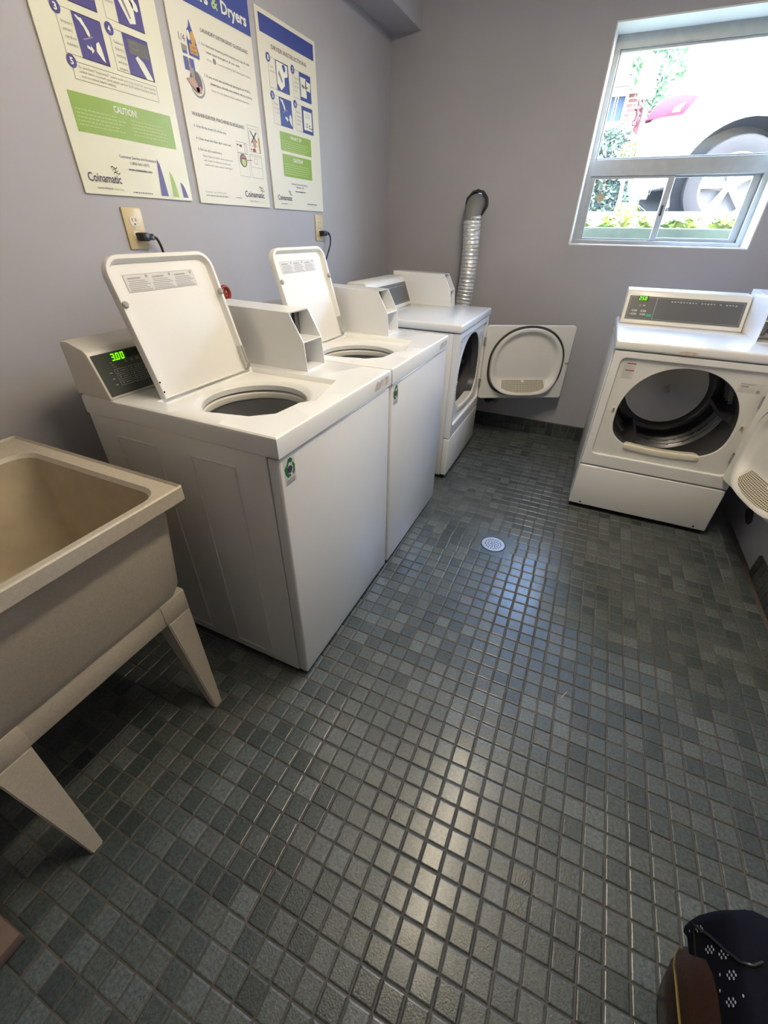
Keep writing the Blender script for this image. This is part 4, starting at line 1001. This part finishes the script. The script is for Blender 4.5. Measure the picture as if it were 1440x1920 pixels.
cord('black power cord hanging in a loop beside the far washer lid', 1.680, 1.247, [(.030, .030, .002), (.030, .050, .0), (.028, .066, -.025), (.026, .060, -.06), (.022, .020, -.12), (.022, -.03, -.18), (.03, -.08, -.30), (.04, -.10, -.42)], 0)

# ================================================================ VENT HOSE, PIPES
vh = thing('dryer_vent_hose', 'silver foil dryer vent hose rising behind the corner dryer into the back wall', 'vent hose', (VX, D, 0))
path = []
for k in range(9): a = PI / 2 * k / 8; path.append(Vector((0, -.004 - .072 * math.sin(a), VZ - .002 - .072 * (1 - math.cos(a)) * .9)))
y0 = path[-1].y; ztop = path[-1].z
bm = NB(); tube(bm, [Vector((0, .10, VZ))] + path + [Vector((.001, y0, ztop - .02))], .053, 20); obj('elbow', bm, 'tape', vh)
H = []; rs = []; N = 230
for k in range(N):
    t = k / (N - 1); z = ztop + .002 - t * (ztop - .36)
    H.append(Vector((.002 + .018 * t + .006 * math.sin(t * 7) - .012 * math.exp(-((t - .62) / .2) ** 2), y0 + .012 * math.sin(t * 5), z))); rs.append(.0505 + .0035 * (1 - abs((k % 5) / 2.5 - 1)) + .0012 * math.sin(k * 2.3))
bm = NB(); tube(bm, H, rs, 22)
for v in bm.verts: v.co += Vector((rng.uniform(-1, 1), rng.uniform(-1, 1), rng.uniform(-1, 1))) * .0012
obj('foil_hose', bm, 'foil', vh, smooth=60)
bm = NB(); lathe(bm, [(.072, -.0005), (.068, -.004), (.058, -.003), (.055, .02)], 28, (0, 0, VZ), 'y', cap=False)
for v in bm.verts: v.co += Vector((rng.uniform(-1, 1), 0, rng.uniform(-1, 1))) * .003
obj('wall_collar', bm, 'rubber', vh)

wv = thing('water_valve', 'red water valve handle peeking over behind the near washer coin box', 'valve', (.0, .822, 1.045))
bm = NB(); tube(bm, [(.072 + 0, .026 * math.cos(2 * PI * k / 16), .026 * math.sin(2 * PI * k / 16)) for k in range(16)], .0075, 8, closed=True)
for k in range(3): a = PI * k / 3; tube(bm, [(.070, .024 * math.cos(a), .024 * math.sin(a)), (.070, -.024 * math.cos(a), -.024 * math.sin(a))], .005, 6)
obj('valve_handle', bm, 'red', wv)
bm = NB(); tube(bm, [(.07, 0, 0), (.03, 0, 0), (.001, 0, 0)], .009, 10); tube(bm, [(.03, 0, .01), (.03, 0, -.25)], .011, 10); obj('valve_body', bm, 'brass', wv)
gp = thing('wall_pipe_stub', 'black pipe stub with bracket low on the back wall under the open dryer door', 'pipe', (.905, D, .225))
bm = NB(); lathe(bm, [(.028, -.10), (.030, -.095), (.030, 0)], 18, (-.02, 0, .012), 'y'); obj('pipe', bm, 'black', gp)
bm = NB(); box(bm, -.045, .040, -.016, -.001, -.032, -.018, .002); box(bm, .026, .040, -.05, -.001, -.032, .025, .002); obj('bracket', bm, 'tape', gp)

# ================================================================ BAG at the lower right
hb = thing('handbag', 'brown leather bag draped with dark navy eyelet cloth, bottom right corner', 'bag', (2.088, -.34, 0))
bm = NB(); rings = []
for z, s, dx in ((0, .86, 0), (.01, .93, 0), (.10, 1.0, 0), (.20, .95, .01), (.27, .80, .02), (.29, .60, .03)):
    rings.append([(x * s + dx, y * s, z) for x, y in rrect(.215, .170, .10, 6)])
loft(bm, rings); obj('leather_body', bm, 'leather', hb, smooth=60)
bm = NB(); tube(bm, [(x * 1.005, y * 1.005, .105 + .05 * math.sin(k * .4)) for k, (x, y) in enumerate(rrect(.216, .171, .10, 6)[10:20])], .0022, 6); obj('zip', bm, 'gold', hb)
def cloth(u, v):      # cloth draped over the bag: a faceted shell with a ridge at its left front corner
    a = u * 2 * PI; r = rrect(.225, .185, .05, 8)
    return a, r
bm = NB(); rings = []
base = rrect(.205, .180, .035, 7)
for t, z, s in ((0, .165, 1.06), (.15, .215, 1.06), (.4, .30, 1.02), (.55, .345, .99), (.62, .352, .95), (.75, .350, .7), (.9, .335, .4), (1, .325, .1)):
    ring = []
    for k, (x, y) in enumerate(base):
        fold = .010 * math.sin(k * 1.1) * (1 - t) + .004 * math.sin(k * 2.7 + t * 9)
        zz = z * .80 - (.05 * max(0, (x + .02) / .2) * (t > .5) * math.exp(-((y + .05) / .1) ** 2)) + (.025 * math.sin(k * .8) if t < .3 else 0) + (.02 * max(0, -x / .2))
        ring.append((x * s * (1 + fold) + .03, y * s * (1 + fold), zz))
    rings.append(ring)
loft(bm, rings, False, True); clo = obj('navy_cloth', bm, 'navy', hb, smooth=50)
from mathutils.bvhtree import BVHTree
bvh = BVHTree.FromPolygons([v.co.copy() for v in clo.data.vertices], [tuple(f.vertices) for f in clo.data.polygons])
bm = NB(); hbl = Vector((2.088, -.34, 0)); bm2 = NB()
def pix_ray(u, v): return (Vector(RR[0]) * ((u - 720) / FPX) + Vector(RR[1]) * ((v - 960) / FPX) + Vector(RR[2])).normalized()
def flower(u, v, s, n=7):
    for k in range(n):
        a = 2 * PI * k / 6; du, dv = (0, 0) if k == 6 else (s * math.cos(a), s * math.sin(a) * .9)
        h = bvh.ray_cast(CP - hbl, pix_ray(u + du, v + dv))
        if h[0] is None: continue
        nn = h[1] if h[1].dot(pix_ray(u, v)) < 0 else -h[1]; t = nn.orthogonal().normalized()
        disc(bm, h[0] + nn * .001, .0022, t, nn.cross(t), 8)
for u, v, s in ((1332, 1781, 7), (1358, 1790, 8), (1373, 1829, 8), (1312, 1742, 6), (1372, 1880, 8)): flower(u, v, s)
for u, v in ((1294, 1746), (1291, 1795), (1298, 1835), (1351, 1828), (1351, 1858), (1395, 1868)): flower(u, v, 0, 1)
tag(obj('eyelet_embroidery', bm, 'eyelet', hb, smooth=0, recalc=False), kind='stuff'); bm2.free()
bm = NB()
for line in ([(1301, 1735), (1330, 1755), (1360, 1782), (1388, 1805), (1412, 1811), (1436, 1802)], [(1301, 1735), (1303, 1775), (1306, 1815), (1312, 1850), (1320, 1885)]):
    pts = []
    for (a, b), (c, d) in zip(line, line[1:]):
        for k in range(4):
            h = bvh.ray_cast(CP - hbl, pix_ray(a + (c - a) * k / 4, b + (d - b) * k / 4))
            if h[0] is not None: pts.append(h[0] + Vector((0, 0, .001)))
    if len(pts) > 2: tube(bm, pts, .0026, 6)
obj('piping', bm, 'black', hb)

# ================================================================ OUTSIDE THE WINDOW
GZ = 1.290
bm = NB(); box(bm, -14, 18, 4.30, 40, GZ - .2, GZ); tag(obj('parking_ground', bm, 'asphalt', smooth=0), kind='structure')
bm = NB(); box(bm, -3, 7, 3.10, 4.16, 1.0, 1.285); tag(obj('planting_bed', bm, 'soil', smooth=0), kind='structure')
bm = NB(); box(bm, -3, 7, 4.16, 4.31, 1.1, 1.425, .012); tag(obj('kerb', bm, 'kerb'), 'long concrete kerb between the planting bed and the parked car', 'kerb')
bm = NB(); box(bm, -1, 5, 2.95, 3.10, .9, 1.303, .008); tag(obj('garden_ledge', bm, 'ledge'), 'pale green mossy ledge just outside the window pane', 'ledge')
bm = NB(); box(bm, -1, 5, 2.876, 2.95, .9, 1.20); tag(obj('light_well_base', bm, 'kerb', smooth=0), kind='structure')

def leafcloud(bm, c, r, n, size, rg, shell=.55, mi=0):
    for _ in range(n):
        while True:
            d = Vector((rg.uniform(-1, 1), rg.uniform(-1, 1), rg.uniform(-1, 1)))
            if shell < d.length < 1: break
        pos = Vector(c) + Vector((d.x * r[0], d.y * r[1], d.z * r[2])); s = size * rg.uniform(.6, 1.3)
        a = Vector((rg.uniform(-1, 1), rg.uniform(-1, 1), rg.uniform(-1, 1))).normalized(); b = a.orthogonal().normalized()
        bm.faces.new([bm.verts.new(pos + a * s * i + b * s * j) for i, j in ((-1, 0), (0, -.5), (1, 0), (0, .5))]).material_index = mi

def shrub(name, label, cat, c, r, n, size, m, trunk=None, seed=1, group=None, clumps=None):
    t = thing(name, label, cat, (c[0], c[1], GZ), 0, group); rg = random.Random(seed); bm = NB()
    if clumps:
        for cc, rr_, nn in clumps: leafcloud(bm, (cc[0] - c[0], cc[1] - c[1], cc[2] - GZ), rr_, nn, size, rg, .2)
    else: leafcloud(bm, (0, 0, c[2] - GZ), r, n, size, rg)
    tag(obj('foliage', bm, m, t, smooth=0, recalc=False), kind='stuff')
    bm = NB(); tr = trunk or (.04, c[2] - GZ + r[2] * .5)
    tube(bm, [(0, 0, 0), (.03, 0, tr[1] * .4), (-.02, 0, tr[1])], [tr[0], tr[0] * .8, tr[0] * .4], 8)
    for k in range(4): a = k * 1.7; tube(bm, [(0, 0, tr[1] * .6), (r[0] * .5 * math.cos(a), r[1] * .5 * math.sin(a), tr[1] * .6 + r[2] * .6)], [tr[0] * .5, tr[0] * .2], 6)
    obj('trunk', bm, 'bark', t); return t
shrub('tree', 'airy green tree above the white car, seen through the upper pane', 'tree', (1.42, 10.2, 3.55), (.42, .4, .7), 0, .06, 'leaf', (.05, 2.0), 2,
      clumps=[((1.30, 10.2, 3.6), (.28, .3, .40), 260), ((1.62, 10.2, 3.55), (.25, .3, .45), 230), ((1.50, 10.2, 3.95), (.4, .3, .25), 180), ((1.55, 10.2, 3.2), (.22, .2, .25), 120), ((1.9, 10.2, 3.95), (.25, .2, .15), 60)])
shrub('maple_shrub', 'reddish maple shrub in front of the brick house', 'shrub', (1.47, 10.8, 2.90), (.24, .3, .48), 620, .055, 'leaf_red', None, 3)
shrub('hedge_shrub', 'dark green hedge shrub low beside the window frame, left of the car', 'shrub', (1.02, 9.4, 2.02), (.56, .4, .74), 3000, .055, 'leaf_dark', None, 4)
shrub('lime_shrub', 'bright lime shrub between the dark hedge and the car bumper', 'shrub', (1.36, 8.8, 2.26), (.20, .2, .22), 380, .04, 'leaf_lime', None, 5)

# row of leafy plants in the bed
rg = random.Random(11)
pm = None
for k in range(14):
    x = .92 + k * .142 + rg.uniform(-.04, .04); y = 3.36 + .30 * (k % 2) + rg.uniform(-.03, .03)
    t = thing('bed_plant', ('low lime-leaved plant in the bed outside the window, %s from the left' % ('first second third fourth fifth sixth seventh eighth ninth tenth eleventh twelfth thirteenth fourteenth'.split()[k])), 'plant', (x, y, 1.285), rg.uniform(0, 6), 'leafy plants in the bed')
    if k in (4, 10): t['label'] = ('taller lime plant standing against the kerb, seen through the left sliding pane', 'taller lime plant seen through the right sliding pane, nearest the wheel')[k == 10]; del t['group']; t.location.y = 3.88
    bm = NB(); nl = 24
    for q_ in range(nl):
        a = 2 * PI * q_ / nl + rg.uniform(-.2, .2); ln = rg.uniform(.06, .105) * (1.5 if k in (4, 10) else 1); h = rg.uniform(.03, .10) * (1.9 if k in (4, 10) else 1)
        d = Vector((math.cos(a), math.sin(a), 0)); s = Vector((-d.y, d.x, 0)) * rg.uniform(.018, .03)
        p0 = Vector((0, 0, .01)); p1 = d * ln * .5 + Vector((0, 0, h)); p2 = d * ln + Vector((0, 0, h * .75))
        vs = [bm.verts.new(v) for v in (p0, p1 - s, p2, p1 + s)]; bm.faces.new(vs)
    obj('leaf_rosette', bm, 'leaf_bed', t, smooth=0, recalc=False)
    bm = NB(); tube(bm, [(0, 0, -.004), (0, 0, .05)], .006, 6); obj('stem', bm, 'leaf', t)

# white car, rear quarter toward the window
car = thing('car', 'white parked car seen through the window, rear wheel and red tail lamp visible', 'car', (0, 5.2, GZ))
cz = 1.66 - GZ; WXC = 2.315; FXC = WXC + 2.62
def arc(cx, r, a0, a1, n=24): return [(cx + r * math.cos(a0 + (a1 - a0) * k / n), cz + r * math.sin(a0 + (a1 - a0) * k / n)) for k in range(n + 1)]
RA = .485
low = .15
prof = [(1.56, .335)] + arc(WXC, RA, PI + .02, -.42) + [(3.0, low), (4.2, low)] + arc(FXC, RA, PI + .42, -.42) + [(5.75, low + .05), (5.86, .35), (5.84, .68), (5.60, .80), (4.75, .95), (4.3, 1.02), (2.1, 1.06), (1.72, 1.03), (1.56, .98), (1.50, .86), (1.455, .72), (1.44, .55), (1.48, .40)]
me = plate_mesh(prof, [], 1.74, .035); me.transform(XYZ_FRONT); me.flip_normals(); finish(me, 'car', 40); body = link('car_body', me, car)
bm = NB()
gh = [(1.62, 1.02), (1.95, 1.50), (2.2, 1.56), (3.4, 1.58), (3.9, 1.50), (4.75, .96)]
loft(bm, [[(x, .02, z) for x, z in gh[:1] + gh[-1:]] + [(x, .02, z) for x, z in ()] for _ in ()] or [[(x, .10, z) for x, z in gh], [(x, .16, z) for x, z in gh], [(x, 1.58, z) for x, z in gh], [(x, 1.64, z) for x, z in gh]], True, True); obj('car_roof', bm, 'car', car)
def side_win(pts):
    bm = NB(); prism(bm, pts, .085, .12, 'y', .004); obj('car_window', bm, 'carglass', car)
side_win([(2.14, 1.11), (2.95, 1.11), (2.95, 1.47), (2.42, 1.47)]); side_win([(3.02, 1.11), (4.25, 1.11), (3.78, 1.45), (3.02, 1.47)])
bm = NB(); prism(bm, [(1.66, 1.06), (1.70, 1.06), (1.94, 1.46), (1.90, 1.46)], .25, 1.5, 'y'); obj('rear_window', bm, 'carglass', car)
bm = NB(); tube(bm, [(1.94, -.002, 1.000), (2.4, -.004, 1.016), (3.2, -.004, 1.026), (4.6, -.002, 1.0)], .005, 6); obj('body_crease', bm, 'car_grey', car)
bm = NB(); tube(bm, [(1.66, -.002, .30), (1.75, -.003, .62), (1.80, -.002, .80)], .0025, 6); obj('panel_seam', bm, 'car_grey', car)
bm = NB(); prism(bm, [(1.450, .855), (1.49, .94), (1.56, 1.005), (1.70, 1.022), (1.832, 1.000), (1.745, .885), (1.60, .875)], -.012, .45, 'y', .006); tl = obj('tail_lamp', bm, 'lens', car)
bm = NB(); prism(bm, [(1.66, .935), (1.74, .965), (1.71, .905), (1.65, .90)], -.016, -.010, 'y'); obj('amber_lens', bm, 'lensy', tl)
bm = NB(); prism(bm, [(1.445, .835), (1.60, .865), (1.52, .77), (1.46, .68)], -.006, .3, 'y', .004); obj('bumper_trim', bm, 'car_grey', car)
bm = NB(); prism(bm, [(1.60, .20), (1.86, .16), (1.86, .36), (1.60, .34)], .30, 1.6, 'y'); obj('underbody', bm, 'car_grey', car)
bm = NB(); box(bm, 1.50, 1.66, .14, .26, .27, .345, .012); obj('exhaust_pipe', bm, 'chrome', car)
for wx in (WXC, FXC):
    bm = NB(); A = arc(wx, RA + .055, PI + .36, -.36); B = arc(wx, RA - .012, PI + .36, -.36)
    loft(bm, [[(x, y_, z) for x, z in Q_] for y_, Q_ in ((.02, A), (-.016, A), (-.020, B), (.03, B))], False, False, closed=False); obj('arch_flare', bm, 'car_flare' if 'car_flare' in M else 'car_grey', car)
    bm = NB(); A = arc(wx, RA - .006, PI + .42, -.42); loft(bm, [[(x, .02, z) for x, z in A], [(x, .5, z) for x, z in A]], False, False, closed=False)
    bm.faces.new([bm.verts.new((x, .5, z)) for x, z in A]); obj('wheel_liner', bm, 'rubber', car)
    for yy, inn in ((.02, 1), (1.52, -1)):
        bm = NB(); lathe(bm, [(.245, yy + .01), (.32, yy), (.358, yy + .012), (.370, yy + .04), (.370, yy + .16), (.358, yy + .19), (.245, yy + .2)], 40, (wx, 0, cz), 'y', cap=False); wh = obj('tyre', bm, 'tyre', car)
        bm = NB(); lathe(bm, [(.245, yy + .012), (.238, yy + .008), (.228, yy + .02), (.225, yy + .18)], 40, (wx, 0, cz), 'y', cap=False); obj('wheel_rim', bm, 'alloy', wh)
        bm = NB(); disc(bm, (wx, yy + .10, cz), .226, (1, 0, 0), (0, 0, 1), 32); obj('brake_disc', bm, 'car_grey', wh)
        for k in range(5):
            a = math.radians(90 + 72 * k + 12); c_, s_ = math.cos(a), math.sin(a)
            bm = NB(); pts = [(.03, -.022), (.225, -.045), (.228, .045), (.03, .022)]
            prism(bm, [(wx + c_ * r_ - s_ * q_, cz + s_ * r_ + c_ * q_) for r_, q_ in pts], yy + .02, yy + .05, 'y', .004); obj('spoke', bm, 'alloy', wh)
        bm = NB(); lathe(bm, [(.036, yy + .016), (.040, yy + .02), (.040, yy + .06)], 20, (wx, 0, cz), 'y'); obj('hub_cap', bm, 'alloy', wh)

# brick house across the lot
hs = thing('brick_house', 'red brick house with white-framed window beyond the shrubs', 'house', (0, 12, GZ))
bm = NB(); box(bm, -6, 1.22, 0, 6, 0, 2.30); obj('house_wall', bm, 'brick', hs, smooth=0)
bm = NB(); prism(bm, [(-.45, 2.36), (6.4, 2.36), (3, 4.3)], -6.4, 1.40, 'x'); obj('house_roof', bm, 'roof', hs, smooth=0)
bm = NB(); box(bm, -6.4, 1.36, -.46, -.40, 2.33, 2.41, .006); obj('fascia', bm, 'fascia', hs)
bm = NB(); box(bm, -6.3, 1.30, -.40, .0, 2.30, 2.34); obj('soffit', bm, 'trim_white', hs)
wf = plate_mesh(R4(.40, 1.04, 1.82, 2.31), [R4(.46, .99, 1.89, 2.27)], .06, .004); wf.transform(Matrix.Translation((0, -.05, 0)) @ XYZ_FRONT); wf.flip_normals(); finish(wf, 'trim_white', 0); hw_ = link('house_window', wf, hs)
bm = NB(); box(bm, .46, .99, -.01, .0, 1.89, 2.27); obj('house_pane', bm, 'bluepane', hw_)
for a_, b_ in ((.80, .815), (.85, .86)): bm = NB(); box(bm, a_, b_, -.03, -.005, 1.89, 2.27); obj('muntin', bm, 'trim_white', hw_)
